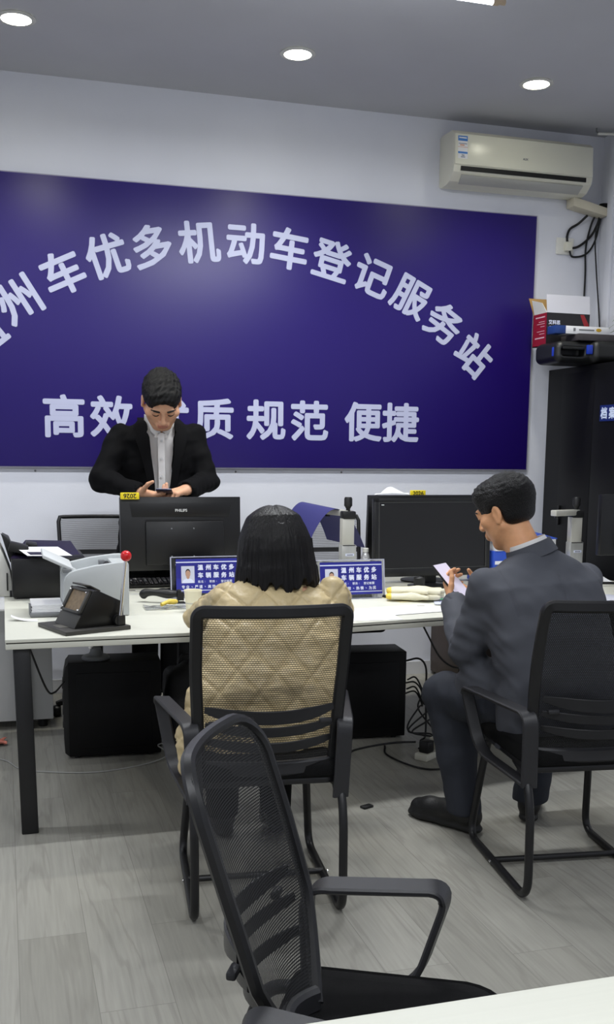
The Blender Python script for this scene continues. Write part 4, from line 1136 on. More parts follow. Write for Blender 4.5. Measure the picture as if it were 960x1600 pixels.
solid('bag_body', P, F, mat('bag_nylon', rgb(17, 17, 19), .6, bscale=200, bamt=.3), t)
MB().band(bez([(.06, -.09, .36), (.10, -.12, .30), (.115, -.125, .20), (.10, -.11, .08)], 6), V((1, .3, 0)), .028, .004).build('strap', BLACK, t)
MB().tube(bez([(-.03, 0, .37), (-.01, 0, .42), (.03, 0, .42), (.05, 0, .37)], 6), .006, 8).build('handle', BLACK, t)

# ------------------------------------------------------------------ tall cabinet and what stands on it
CZ = 1.905
t = thing('file_cabinet', 'tall black steel file cabinet with a white lettered blue sign', 'cabinet', (3.47, 5.15, 0))
CB = mat('cabinet_black', rgb(8, 8, 10), .5, spec=.25, bscale=500, bamt=.05)
MB().bx(-.155, .158, -.80, .695, 0, CZ, .003).build('carcass', CB, t)
for i, (a, b2) in enumerate(((.513, .155), (.151, -.205), (-.209, -.56), (-.564, -.795))):
    d_ = MB().bx(-.163, -.155, b2, a, .08, CZ-.035, .002).build('door', CB, t)
    MB().bx(-.175, -.163, b2+.03 if i % 2 else a-.045, b2+.045 if i % 2 else a-.03, .95, 1.07, .003).build('handle', BLKMET, d_)
lb = MB().bx(-.1665, -.163, -.18, .075, 1.575, 1.665).build('blue_sign', mat('cabinet_sign_blue', rgb(24, 42, 110), .4), t)
tx = MB()
for i, ch_ in enumerate('档案柜'):
    vs_, fs = boldtext(ch_, .068, .0022, .0003)
    tx.raw(vs_, fs, 0, frame((-.1668, .034-.085*i, 1.62), V((0, -1, 0)), V((0, 0, 1)), V((-1, 0, 0))))
tx.build('lettering', mat('cabinet_letters', rgb(220, 232, 255), .5), lb, flat=True)
# tool case
t = thing('tool_case', 'black plastic tool case with blue latches on the tall cabinet', 'tool case', (3.30, 5.43, CZ))
TB = mat('case_black', rgb(24, 25, 25), .4, bscale=300, bamt=.15)
S = SDF((-.30, -.2, -.01), (.26, .2, .18), .006)
S.box((-.02, .03, .075), (.215, .14, .072), None, .045).box((.10, -.02, .082), (.115, .13, .070), None, .04, .015)
S.box((-.13, -.10, .075), (.075, .06, .030), None, .02, .01, True)
P, F = S.mesh(1); P[:, 2] = np.maximum(P[:, 2], 0)*.86
solid('shell', P, F, TB, t)
MB().box((-.13, -.105, .085), (.14, .018, .016), .004).build('handle', TB, t)
for x, y, z, w_ in ((-.225, -.062, .064, .030), (-.035, -.125, .078, .036)): MB().box((x, y, z), (w_, .018, .052), .004).build('latch', BLUE, t)
t = thing('flat_grey_box', 'flat dark grey box lying on the black tool case', 'box', (3.37, 5.42, CZ+.131))
MB().box((0, 0, .019), (.34, .20, .038), .002).build('carton', mat('box_charcoal', rgb(66, 62, 64), .6, nscale=8, namt=.1), t)
t = thing('slim_white_box', 'slim white box with a blue end on the flat grey box', 'box', (3.25, 5.40, CZ+.169))
MB().box((.028, 0, .022), (.29, .09, .044), .001).build('carton', PAPER, t)
MB().box((-.150, 0, .022), (.068, .091, .0445), .001).build('blue_end', mat('box_blue', rgb(30, 62, 130), .5), t)
p_ = MB().box((-.06, -.0456, .024), (.014, .0006, .018)).box((.02, -.0456, .024), (.10, .0006, .008)).build('printed_mark', MIDG, t)
MB().ball((.10, -.0452, .026), (.018, .001, .010)).build('gold_mark', mat('print_gold', rgb(200, 160, 40), .5), t)
t = thing('appliance_carton', 'open red, black and white carton leaning out over the cabinet edge', 'carton', (3.215, 5.52, CZ+.115))
x0, x1 = -.115, .17; RD_ = mat('carton_red', rgb(150, 20, 44), .5); BKC = mat('carton_black', rgb(28, 26, 30), .45); WH = mat('carton_white', rgb(206, 206, 214), .55)
cf = MB(); hh = .19
cf.bx(x0, x1, -.004, 0, 0, hh, 0, 1).bx(x0, x0+.004, 0, .16, 0, hh, 0, 0).bx(x1-.004, x1, 0, .16, 0, hh, 0, 1).bx(x0, x1, .156, .16, 0, hh, 0, 1).bx(x0, x1, 0, .16, 0, .004, 0, 1)
cf.build('carton_body', [RD_, BKC], t)
MB().prism([(x0+.0, -.004, hh), (x1, -.004, hh), (x1+.002, .01, hh+.105), (x0-.002, .01, hh+.105)], (0, .003, 0)).build('front_flap', WH, t)
MB().prism([(x0, 0, hh), (x0, .15, hh), (x0-.02, .15, hh+.085), (x0-.008, .05, hh+.06)], (.003, 0, 0)).build('side_flap', WHITE, t)
MB().prism([(x0, .156, hh), (x1, .156, hh), (x1, .17, hh+.10), (x0-.03, .17, hh+.10)], (0, .003, 0)).build('rear_flap', CARD, t)
tx = MB()
vs_, fs = boldtext('艾科思', .026, .0008, .0002); tx.raw(vs_, fs, 0, frame((x0+.05, -.0046, .135), V((1, 0, 0)), V((0, 0, 1)), V((0, -1, 0))))
tx.bx(x0+.018, x0+.085, -.0048, -.0042, .108, .113)
tx.build('lettering', INKW, t, flat=True)
sw = MB()
sw.prism([(.105, -.0046, .185), (.13, -.0046, .185), (.165, -.0046, .13), (.165, -.0046, .08), (.15, -.0046, .09), (.125, -.0046, .14)], (0, .0004, 0))
sw.build('red_swoosh', mat('swoosh_red', rgb(150, 32, 40), .5), t)
rl = MB()
for i, (z, l_) in enumerate(((.165, .11), (.140, .07), (.128, .09), (.112, .05), (.085, .09), (.070, .06), (.045, .11))): rl.bx(x0-.0006, x0, .02, .02+l_, z, z+(.007 if i in (0, 6) else .003))
rl.build('side_print', mat('carton_pink', rgb(226, 190, 200), .5), t)
# potted plant
t = thing('potted_plant', 'small green plant in a brown pot beside the flat grey box', 'plant', (3.555, 5.30, CZ+.0))
MB().lathe([(0, 0), (.045, 0), (.06, .15), (.064, .155), (.058, .16), (.05, .14), (0, .14)], seg=22).build('pot', mat('pot_brown', rgb(124, 92, 50), .6), t)
lv = MB(); rs = random.Random(3); GRN = mat('leaf_green', rgb(92, 128, 52), .5, nscale=20, namt=.25)
for i in range(16):
    a = rs.uniform(0, 2*PI) if i > 6 else rs.uniform(PI*.75, PI*1.3); z0 = .15; L_ = rs.uniform(.09, .15); up_ = rs.uniform(.02, .16)
    d_ = V((math.cos(a), math.sin(a), 0)); sd = V((-d_.y, d_.x, 0))
    pts = bez([V((0, 0, z0)), d_*L_*.3+V((0, 0, z0+up_*.8)), d_*L_*.7+V((0, 0, z0+up_)), d_*L_+V((0, 0, z0+up_*.7))], 4); n = len(pts)
    lv.band(pts, sd, [.004+.018*math.sin(PI*k/(n-1)) for k in range(n)], .0012)
lv.build('leaves', GRN, t)
o = MB().ball((0, 0, .016), (.018, .018, .016)).build('orange_ornament', mat('orange_ball', rgb(226, 140, 60), .5), loc=(3.52, 5.225, CZ)); setp(o, 'small orange ornament beside the tool case end', 'ornament')
# cables hanging from the air conditioner
yk = WY-.012
cable('air_conditioner_cable', 'black cable looped on the wall below the pipe cover', [(3.50, yk-.05, 2.84), (3.47, yk, 2.80), (3.41, yk, 2.76), (3.395, yk, 2.70), (3.42, yk, 2.655), (3.48, yk, 2.665), (3.56, yk, 2.73), (3.60, yk, 2.80), (3.612, yk-.02, 2.86)], .0075, CORD)
cable('air_conditioner_cable', 'black cable dropping straight down behind the carton', [(3.585, yk-.02, 2.87), (3.56, yk, 2.80), (3.53, yk, 2.66), (3.535, yk, 2.5), (3.535, yk, 2.3), (3.535, yk, 1.95)], .006, CORD)
cable('air_conditioner_cable', 'thin black cable dropping in the room corner beside the plant', [(3.60, yk-.03, 2.87), (3.575, yk-.03, 2.72), (3.59, yk-.04, 2.5), (3.61, yk-.06, 2.25), (3.615, yk-.10, 1.95)], .0045, CORD)
cable('plug_cable', 'short black cable from the wall plug up to the pipe cover', [(3.40, yk-.03, 2.625), (3.44, yk, 2.60), (3.53, yk, 2.62), (3.59, yk, 2.70), (3.612, yk-.02, 2.84)], .006, CORD)
t = thing('ceiling_bracket', 'small metal hook and white rod under the ceiling corner', 'bracket', (3.50, 5.70, ZC))
MB().tube([(-.02, 0, 0), (-.02, 0, -.02), (0, 0, -.03), (.02, 0, -.03)], .005, 8).build('hook', MIDG, t)
MB().tube([(-.01, 0, -.032), (.125, -.02, -.028)], .008, 10).build('rod', WHITE, t)
# ------------------------------------------------------------------ people
def skinmat(name, c):
    m = mat(name, c, .5, spec=.4, nscale=40, namt=.06, bscale=300, bamt=.08)
    b = m.node_tree.nodes['Principled BSDF']
    b.inputs['Subsurface Weight'].default_value = .12; b.inputs['Subsurface Radius'].default_value = (.012, .005, .003)
    return m
SKIN = skinmat('skin', rgb(214, 164, 132)); SKIN2 = skinmat('warm_skin', rgb(222, 164, 120))
LIPS = mat('lips', rgb(184, 122, 104), .5); BROW = mat('brow_hair', rgb(28, 22, 20), .7)
HAIRM = mat('black_hair', rgb(9, 8, 8), .5, spec=.3, nscale=120, namt=.5, bscale=420, bamt=.7, stretch=(1, .35, .6))
HAIRB = mat('dark_hair', rgb(8, 6, 6), .45, spec=.3, nscale=120, namt=.5, bscale=160, bamt=.4, stretch=(1, 1, .06))
SUITB = mat('black_suit_cloth', rgb(9, 9, 11), .85, spec=.15, nscale=900, namt=.15, bscale=900, bamt=.2)
SUITG = mat('slate_suit_cloth', rgb(76, 78, 85), .75, spec=.3, nscale=1100, namt=.10, bscale=900, bamt=.2)
SUITG2 = mat('slate_trouser_cloth', rgb(46, 49, 57), .75, spec=.3, nscale=1100, namt=.10, bscale=900, bamt=.2)
SHIRT = mat('white_shirt_cloth', rgb(226, 224, 222), .75, spec=.2, bscale=500, bamt=.15)
COATC = mat('cream_quilted_nylon', rgb(206, 186, 142), .42, spec=.45, nscale=60, namt=.04, bscale=70, bamt=.25)
TROUB = mat('black_trousers_cloth', rgb(9, 9, 10), .85, spec=.15, bscale=600, bamt=.2)
SHOEM = mat('black_shoe_leather', rgb(10, 10, 10), .5, bscale=200, bamt=.15)

def basis(F, tilt=0):
    """columns: right, forward, up for a head looking along F"""
    y = V(F).normalized(); x = y.cross(V((0, 0, 1))).normalized(); z = x.cross(y)
    if tilt: q = Matrix.Rotation(tilt, 3, y); x, z = q @ x, q @ z
    return np.array([x, y, z]).T
def head(S, c, R, s):
    c = np.array(c, float)
    def w(p): return c+R@(np.array(p, float)*s)
    def E(p, r, k=.01, sub=False): S.ell(w(p), np.array(r)*s, R, k, sub)
    def Cp(a, b, ra, rb, k=.008, sub=False): S.cap(w(a), w(b), ra*s, rb*s, k, None, sub)
    E((0, -.012, .035), (.074, .094, .082)); E((0, .028, -.03), (.066, .062, .083), .02); E((0, .056, -.096), (.026, .024, .020), .02)
    for q in (-1, 1):
        Cp((q*.056, .0, -.045), (q*.024, .055, -.096), .019, .016, .02)
        E((q*.046, .055, -.014), (.025, .022, .022), .015)
        E((q*.033, .094, .008), (.017, .013, .009), .010, True)
        E((q*.032, .0765, .006), (.0145, .0135, .0125), .003)
    Cp((-.034, .082, .026), (.034, .082, .026), .011, .011, .015)
    Cp((0, .088, .016), (0, .107, -.022), .007, .0115, .010); E((0, .104, -.027), (.012, .011, .009), .006)
    for q in (-1, 1): E((q*.0125, .097, -.028), (.008, .010, .007), .005)
    E((0, .086, -.058), (.030, .014, .018), .012)
    E((0, .0945, -.0515), (.021, .006, .005), .005); E((0, .093, -.0640), (.017, .0065, .006), .005)
    Cp((-.022, .0975, -.0578), (.022, .0975, -.0578), .0016, .0016, .003, True)
    for q in (-1, 1):
        E((q*.077, -.006, -.004), (.0080, .0175, .028), .006); E((q*.085, -.001, .000), (.006, .009, .017), .004, True)
        E((q*.078, -.002, -.030), (.007, .010, .010), .004)
    return w
def brow_lash(par, w, s, org):
    def tb(name, pts, r, m):
        mb = MB().tube(bez([w(p) for p in pts], 5), [x*s for x in r], 8); mb.v = [(a-org[0], b-org[1], c-org[2]) for a, b, c in mb.v]; mb.build(name, m, par)
    for q in (-1, 1):
        n = 16
        tb('eyebrow', [(q*.015, .0935, .0245), (q*.027, .094, .029), (q*.040, .088, .029), (q*.051, .077, .024)], [.0022]+[.0040]*10+[.0026]*4+[.0012], BROW)
        tb('eyelashes', [(q*.018, .0885, .0035), (q*.026, .0905, .0005), (q*.036, .0885, .0), (q*.046, .080, .003)], [.0010]*2+[.0018]*12+[.0010]*2, BROW)
def hand(S, wr, D, Pm, Sd, s=1., curls=None, thumb=None, spread=.0):
    """wr wrist, D towards the fingers, Pm the way the palm faces, Sd thumb side"""
    D = nv(D); Pm = np.array(Pm, float); Pm = nv(Pm-D*(Pm@D)); Sd0 = np.cross(D, Pm); Sd = Sd0 if Sd0@np.array(Sd, float) > 0 else -Sd0
    wr = np.array(wr, float)
    for o in (-.020, -.006, .008, .022): S.cap(wr+Sd*o*.6*s+D*.005*s, wr+D*(.082-.15*abs(o-.008))*s+Sd*o*1.15*s, .0155*s, .0125*s, .012)
    S.cap(wr-D*.04*s, wr+D*.01*s, .027*s, .026*s, .012, (Pm, .72))
    L = (.070, .079, .073, .056)
    for i in range(4):
        c = curls[i] if curls else (.5, .7, .4)
        o = (.028-.0188*i)
        p = wr+D*(.086-(.004, 0, .004, .012)[i])*s+Sd*o*s; th = 0; r = (.0088, .009, .0086, .0076)[i]*s
        d0 = nv(D+Sd*(o*spread*10))
        for j, fr in enumerate((.46, .30, .24)):
            th += c[j]; d = d0*math.cos(th)+Pm*math.sin(th); q = p+d*L[i]*fr*s
            S.cap(p, q, r, r*.93, .0035); p = q; r *= .93
    t = thumb or ((.5, .8, .35), (.85, .35, .4))
    p = wr+D*.018*s+Sd*.024*s; r = .0125*s
    for j, (l_, v) in enumerate(((.040, t[0]), (.030, t[0]), (.026, t[1]))):
        d = nv(D*v[0]+Sd*v[1]+Pm*v[2]); q = p+d*l_*s; S.cap(p, q, r, r*.88, .006); p = q; r *= .84
def shoe(par, heel, toe, org, m=SHOEM, s=1.):
    h = np.array((heel[0], heel[1], 0.)); t_ = np.array((toe[0], toe[1], 0.)); d = nv(t_-h); L = np.linalg.norm(t_-h)
    S = SDF((-.07, -.03, -.004), (.07, L+.03, .15), .005)
    S.chain([(0, .035, .018), (0, L*.45, .016), (0, L*.75, .016), (0, L-.040, .016)], [.036, .036, .045, .038], .01, ((0, 0, 1), .42))
    S.chain([(0, .045, .062), (0, L*.40, .066), (0, L*.70, .048), (0, L-.048, .038)], [.041, .041, .040, .036], .02)
    S.cap((0, .052, .06), (0, .06, .13), .040, .043, .01)
    S.half((0, 0, 0), (0, 0, -1))
    P, F = S.mesh(1); a = math.atan2(-d[0], d[1]); c, q = math.cos(a), math.sin(a)
    X = P[:, 0]*c-P[:, 1]*q+h[0]; Y = P[:, 0]*q+P[:, 1]*c+h[1]
    P = np.stack([X, Y, P[:, 2]], 1); return solid('shoe', P, F, m, par, org)
def short_hair(c, R, s, seed, spike=.006, back=-.05):
    c = np.array(c, float)
    S = SDF((-.13, -.15, -.09), (.13, .13, .17), .004)
    S.ell((0, -.014, .038), (.080, .101, .084), None, .0).ell((0, -.030, -.012), (.0735, .058, .070), None, .02)
    S.ell((0, .04, .072), (.064, .052, .040), None, .02)
    S.ell((0, .128, .0), (.080, .068, .084), None, .012, True)          # brow and face stay free
    S.box((0, .06, -.06), (.2, .075, .065), None, .02, .012, True)
    for q in (-1, 1): S.ell((q*.084, .058, .022), (.022, .030, .050), None, .008, True)
    S.box((0, 0, back-.1), (.2, .2, .1), None, .01, .03, True)
    for q in (-1, 1): S.ell((q*.085, .0, -.012), (.025, .026, .034), None, .008, True)
    P, F = S.mesh(1); N = normals(P, F)
    top_ = np.clip((P[:, 2]-.05)/.06, 0, 1); ang = .35+(.10+.15*top_)*vnoise(P, (150, 150, 120), seed, 1)+(.4+.4*top_)*vnoise(P, (520, 300, 420), seed+5, 2)
    P = P+N*(spike*.5*ang)[:, None]*(np.clip((P[:, 2]+.03)/.08, .15, 1))[:, None]
    return (c+(P*s)@R.T), F
def person(label, org):
    o = thing('person', label, 'person', org); return o
def tw(pts, org): return [tuple(np.array(p)-np.array(org)) for p in pts]
def strip(name, pts, side, wid, th, m, par, org, bev=.2):
    mb = MB().band(pts, side, wid, th, bev=bev); mb.v = [(a-org[0], b-org[1], c-org[2]) for a, b, c in mb.v]; return mb.build(name, m, par)

# ================================================================== the man standing behind the desk
org = (.785, 5.42, 0)
man = person('person standing behind the desk in black suit and white shirt, looking down at a phone', org)
hc = np.array((.768, 5.150, 1.630)); R = basis((-.03, -.66, -.75), math.radians(2)); hs = 1.2
shL, shR = np.array((.585, 5.335, 1.455)), np.array((.965, 5.335, 1.455))
elL, elR = np.array((.470, 5.24, 1.235)), np.array((1.020, 5.25, 1.225))
wrL, wrR = np.array((.640, 5.050, 1.178)), np.array((.872, 5.045, 1.190))
S = SDF((.35, 4.88, -.01), (1.15, 5.62, 1.86), .0042)
w = head(S, hc, R, hs)
S.cap((.774, 5.325, 1.47), (.770, 5.205, 1.585), .062, .058, .02)
S.loft([(.78, 5.40, .88), (.78, 5.39, 1.05), (.777, 5.36, 1.30), (.775, 5.34, 1.46), (.775, 5.335, 1.51)], [.16, .15, .175, .165, .08], [.10, .10, .11, .09, .05], [.10, .09, .10, .09, .06], (1, 0, 0), 2.3, .02)
for a, b, c in ((shL, elL, wrL), (shR, elR, wrR)): S.chain([a, b, c], [.048, .040, .028], .015)
for q in (-1, 1): S.chain([(.78+q*.085, 5.41, .90), (.775+q*.082, 5.42, .48), (.775+q*.085, 5.46, .09)], [.085, .055, .042], .02); S.cap((.775+q*.085, 5.45, .05), (.775+q*.095, 5.30, .03), .035, .028, .02)
# hand under the phone, hand above it
hand(S, wrL, (.80, -.50, -.12), (.25, -.1, 1), (0, -.5, .6), 1.12, [(.35, .75, .5), (.4, .8, .5), (.45, .85, .5), (.5, .9, .5)], ((.55, .45, .55), (.8, .1, .5)))
hand(S, wrR, (-.78, -.50, -.16), (-.10, .1, -1), (0, .5, .3), 1.12, [(.20, .35, .25), (.55, .75, .45), (.65, .85, .5), (.75, .9, .5)], ((.6, .55, .55), (.85, .2, .45)))
P, F = S.mesh(1)
lipc = w((0, .098, -.058)); Rt = R.T
def lipreg(C_):
    q = (C_-lipc)@R/hs
    return ((np.abs(q[:, 0]) < .021) & (np.abs(q[:, 2]) < .0105) & (q[:, 1] > -.012) & (q[:, 1] < .02))*1
body = solid('body', P, F, [SKIN, LIPS], man, org, lipreg)
brow_lash(man, w, hs, org)
P, F = short_hair(hc, R, hs*1.0, 11, .010, -.045); solid('hair', P, F, HAIRM, man, org)
# shirt
S = SDF((.52, 5.14, .85), (1.04, 5.56, 1.58), .006)
S.loft([(.78, 5.395, .90), (.78, 5.385, 1.05), (.777, 5.355, 1.30), (.775, 5.335, 1.45), (.774, 5.33, 1.535)], [.175, .165, .190, .180, .085], [.120, .120, .130, .112, .075], [.11, .10, .11, .10, .07], (1, 0, 0), 2.3, .0)
S.cap((.774, 5.335, 1.40), (.771, 5.25, 1.60), .050, .049, .0, None, True)
P, F = S.mesh(2); P = P+normals(P, F)*(.004*vnoise(P, (50, 50, 22), 4))[:, None]; solid('shirt', P, F, SHIRT, man, org)
for q in (-1, 1):
    pts = [V((.774+q*.068, 5.335, 1.545)), V((.774+q*.066, 5.275, 1.535)), V((.772+q*.048, 5.226, 1.500)), V((.772+q*.014, 5.206, 1.468)), V((.772+q*.032, 5.204, 1.446))]
    strip('shirt_collar', bez(pts, 5), [V((0, -.35, 1))]*21, [.040]*10+[.046]*6+[.036, .030, .022, .014, .006], .004, SHIRT, man, org)
strip('shirt_placket', bez([(.772, 5.203, 1.470), (.773, 5.213, 1.38), (.776, 5.222, 1.28), (.778, 5.238, 1.16), (.779, 5.255, 1.05)], 5), V((1, 0, 0)), .034, .003, SHIRT, man, org)
bt = MB()
for z, y in ((1.43, 5.2045), (1.34, 5.2135), (1.25, 5.222)): bt.lathe([(0, 0), (.0055, 0), (.0055, .002), (0, .002)], seg=12, M=frame((.774-org[0], y-.001-org[1], z), V((1, 0, 0)), V((0, 0, 1)), V((0, -1, 0))))
bt.build('shirt_button', GREYP, man)
# jacket
S = SDF((.34, 4.98, .74), (1.18, 5.62, 1.60), .0065)
S.loft([(.78, 5.40, .76), (.78, 5.395, .95), (.78, 5.385, 1.10), (.777, 5.355, 1.32), (.775, 5.340, 1.44), (.775, 5.34, 1.515), (.775, 5.34, 1.545)], [.225, .205, .195, .215, .205, .130, .085], [.145, .140, .140, .148, .128, .085, .06], [.13, .12, .115, .125, .115, .085, .06], (1, 0, 0), 2.4, .0)
for a, b, c in ((shL, elL, wrL), (shR, elR, wrR)):
    S.chain([a, b], [.064, .058], .03); d = nv(c-b); S.cap(b, c-d*.012, .057, .046, .012)
S.loft([(.777, 5.215, .70), (.777, 5.205, 1.10), (.774, 5.19, 1.40), (.773, 5.20, 1.49), (.773, 5.22, 1.60)], [.034, .040, .060, .072, .085], [.16]*5, [.115]*5, (1, 0, 0), 6, .0, True)
S.cap((.773, 5.33, 1.47), (.771, 5.22, 1.63), .072, .080, .01, None, True)
for a, b, c in ((shL, elL, wrL), (shR, elR, wrR)): d = nv(c-b); S.cap(c-d*.03, c+d*.06, .034, .040, .0, None, True)
P, F = S.mesh(2); N = normals(P, F); P = P+N*(.006*vnoise(P, (26, 26, 40), 7)+.003*vnoise(P, (70, 50, 90), 8))[:, None]
solid('jacket', P, F, SUITB, man, org)
for q in (-1, 1):
    pts = [V((.774+q*.092, 5.33, 1.545)), V((.775+q*.098, 5.262, 1.525)), V((.775+q*.098, 5.215, 1.455)), V((.776+q*.082, 5.196, 1.36)), V((.777+q*.058, 5.205, 1.22)), V((.777+q*.046, 5.222, 1.08))]
    strip('lapel', bez(pts, 6), [V((1, q*.35, 0))]*31, [.030]*6+[.045, .055, .062, .066, .064, .05]+[.064, .070, .068, .064, .060, .056]+[.05-.0022*i for i in range(13)], .006, SUITB, man, org)
S = SDF((.55, 5.25, .05), (1.0, 5.60, 1.02), .008)
S.loft([(.78, 5.41, .78), (.78, 5.40, .98)], [.18, .165], [.12, .115], [.12, .11], (1, 0, 0), 2.4, 0)
for q in (-1, 1): S.chain([(.78+q*.080, 5.41, .88), (.785+q*.078, 5.42, .48), (.785+q*.078, 5.455, .075)], [.100, .075, .066], .02)
S.half((0, 0, .065), (0, 0, -1)); P, F = S.mesh(2); P = P+normals(P, F)*(.005*vnoise(P, (40, 40, 14), 2))[:, None]
solid('trousers', P, F, TROUB, man, org)
for q in (-1, 1): shoe(man, (.775+q*.085, 5.52), (.775+q*.105, 5.24), org)
# phone
t = thing('phone', 'dark phone held in both hands of the standing man', 'phone', (.756, 4.985, 1.178), math.radians(-14))
T_ = Matrix.Rotation(math.radians(-14), 4, 'X')
MB().box((0, 0, 0), (.078, .150, .009), .004, M=T_).build('case', mat('phone_navy', rgb(24, 26, 48), .3), t)
MB().box((0, 0, .0048), (.070, .142, .0006), M=T_).build('screen', mat('phone_screen_lit', rgb(120, 140, 190), .2, emit=(.6, .7, 1), estr=.35), t)

# ================================================================== the woman at the desk, from behind
org = (.82, 3.06, 0)
wo = person('person with black bob hair in a cream quilted jacket, seated at the desk from behind', org)
hc = np.array((.858, 3.275, 1.085)); R = basis((.02, .93, -.36))
shL, shR = np.array((.690, 3.215, .912)), np.array((1.045, 3.205, .915)); elL, elR = np.array((.672, 3.60, .785)), np.array((1.185, 3.575, .790)); wrL, wrR = np.array((.80, 3.80, .775)), np.array((1.03, 3.80, .775))
S = SDF((.45, 2.80, -.01), (1.35, 4.05, 1.24), .0048)
w = head(S, hc, R, .98)
S.cap((.865, 3.235, .93), (.860, 3.26, 1.03), .05, .048, .02)
S.loft([(.80, 3.03, .42), (.81, 3.06, .60), (.84, 3.15, .80), (.862, 3.22, .93), (.866, 3.24, .965)], [.17, .15, .155, .14, .06], [.10, .09, .10, .08, .04], [.10, .085, .085, .07, .04], (1, 0, 0), 2.3, .02)
for a, b, c in ((shL, elL, wrL), (shR, elR, wrR)): S.chain([a, b, c], [.042, .034, .024], .015)
hand(S, wrL, (.85, .5, -.12), (.1, .1, -1), (0, 1, .2), .95, [(.2, .3, .2)]*4)
hand(S, wrR, (-.85, .5, -.12), (-.1, .1, -1), (0, 1, .2), .95, [(.2, .3, .2)]*4)
for q in (-1, 1):
    S.chain([(.80+q*.09, 3.04, .53), (.82+q*.10, 3.46, .545), (.83+q*.10, 3.50, .09)], [.075, .052, .036], .02); S.cap((.83+q*.10, 3.50, .05), (.84+q*.10, 3.66, .03), .032, .026, .02)
P, F = S.mesh(1); solid('body', P, F, SKIN, wo, org)
# bob
S = SDF((.66, 3.04, .92), (1.06, 3.46, 1.24), .0042)
S.ell((.856, 3.262, 1.100), (.110, .118, .112), None, 0)
S.loft([(.862, 3.232, .945), (.860, 3.240, 1.00), (.857, 3.250, 1.06), (.856, 3.262, 1.10), (.855, 3.262, 1.15)], [.134, .132, .120, .102, .06], [.105, .11, .11, .10, .06], [.112, .116, .114, .108, .06], (1, 0, 0), 2.2, .05)
S.box((.87, 3.42, 1.02), (.062, .075, .10), R.tolist() and None, .03, .02, True)
S.cap((.864, 3.26, .93), (.864, 3.30, 1.0), .060, .060, .01, None, True)
P, F = S.mesh(1); N = normals(P, F)
a = np.arctan2(P[:, 0]-.857, -(P[:, 1]-3.262)); dz = P[:, 2]-1.0
st = .5*np.sin(a*34+3*np.sin(a*7)+P[:, 2]*12)+.35*np.sin(a*71+2*np.sin(a*11)+P[:, 2]*20)+.3*np.sin(a*13+1)
low = np.clip((1.13-P[:, 2])/.14, 0, 1)
P = P+N*(.0035*st*(.3+.9*low))[:, None]
hem = np.clip((1.03-P[:, 2])/.07, 0, 1)
P[:, 2] -= hem*(.010*np.sin(a*9+.5)+.012*np.sin(a*23)+.010*np.sin(a*4+2.2)+.016*np.exp(-((a-.25)/.28)**2))
part = np.exp(-((P[:, 0]-.853)/.006)**2)*(P[:, 2] > 1.16); P[:, 2] -= .005*part
P[:, 0] += .010*hem*np.sign(a)*np.clip(np.abs(a)-.8, 0, 1)
hair = solid('hair', P, F, HAIRB, wo, org)
fl = MB(); rs = random.Random(5)
for i in range(26):
    a0 = rs.uniform(-1.7, 1.7); r_ = .120+rs.uniform(-.004, .004); top_ = 1.05+rs.uniform(-.02, .06); L_ = top_-.955+rs.uniform(-.01, .028)
    pts = []
    for k in range(6):
        f = k/5; rr = r_*(.96+.07*f) if abs(a0) > .7 else r_*(.95-.06*f)
        pts.append(V((.858+math.sin(a0+.05*f)*rr*(1.05)-org[0], 3.250-math.cos(a0+.05*f)*rr*.96-org[1], top_-L_*f)))
    fl.tube(pts, [.003, .0045, .0045, .004, .003, .0008], 6)
fl.build('hair_strands', HAIRB, wo)['kind'] = 'stuff'
# quilted jacket
S = SDF((.44, 2.80, .36), (1.36, 3.92, 1.03), .0055)
S.loft([(.78, 3.015, .385), (.785, 3.03, .50), (.792, 3.06, .62), (.825, 3.13, .78), (.858, 3.205, .90), (.866, 3.240, .948), (.868, 3.252, .975)], [.250, .245, .236, .225, .198, .130, .075], [.15, .15, .14, .14, .12, .08, .05], [.135, .13, .12, .112, .095, .066, .045], (1, 0, 0), 2.5, .0)
for a, b, c in ((shL, elL, wrL), (shR, elR, wrR)):
    S.chain([a, b], [.056, .053], .035); S.cap(b, c, .052, .046, .012)
S.chain([(.585, 3.06, .62), (.55, 3.05, .50), (.545, 3.03, .41)], [.05, .05, .045], .05)
S.cap((.868, 3.25, .96), (.864, 3.275, 1.04), .056, .058, .01, None, True)
for b, c in ((elL, wrL), (elR, wrR)): d = nv(c-b); S.cap(c-d*.03, c+d*.07, .034, .04, 0, None, True)
P, F = S.mesh(2); N = normals(P, F)
# diamond quilting on the trunk; seams sunk between puffed cells
ax_ = nv((.076, .225, .57)); v_ = (P-np.array((.83, 3.1, .7)))@ax_; u_ = P[:, 0]-.84
armness = np.clip((np.abs(u_)-.20)/.05, 0, 1)*np.clip((P[:, 1]-3.20)/.08, 0, 1)
pit = .118
d1 = np.abs(((u_*1.0+v_*.86)/pit+.25) % 1-.5)*pit; d2 = np.abs(((u_*1.0-v_*.86)/pit+.62) % 1-.5)*pit
q1 = np.exp(-(d1/.006)**2); q2 = np.exp(-(d2/.006)**2)
puff = np.minimum(d1, d2)/(pit*.5)*np.clip((1.0-P[:, 2])/.16, .35, 1)
dsp = -.006*np.maximum(q1, q2)+.005*np.sqrt(np.clip(puff, 0, 1))
arm_w = .005*np.sin(((P-elL)@nv(elL-shL))*95+3*vnoise(P, 18, 3))
wr_ = .004*vnoise(P, (30, 30, 60), 5)+.003*vnoise(P, (90, 60, 120), 6)
P = P+N*(dsp*(1-armness)+arm_w*armness+wr_)[:, None]
solid('quilted_jacket', P, F, COATC, wo, org)
cu = MB()
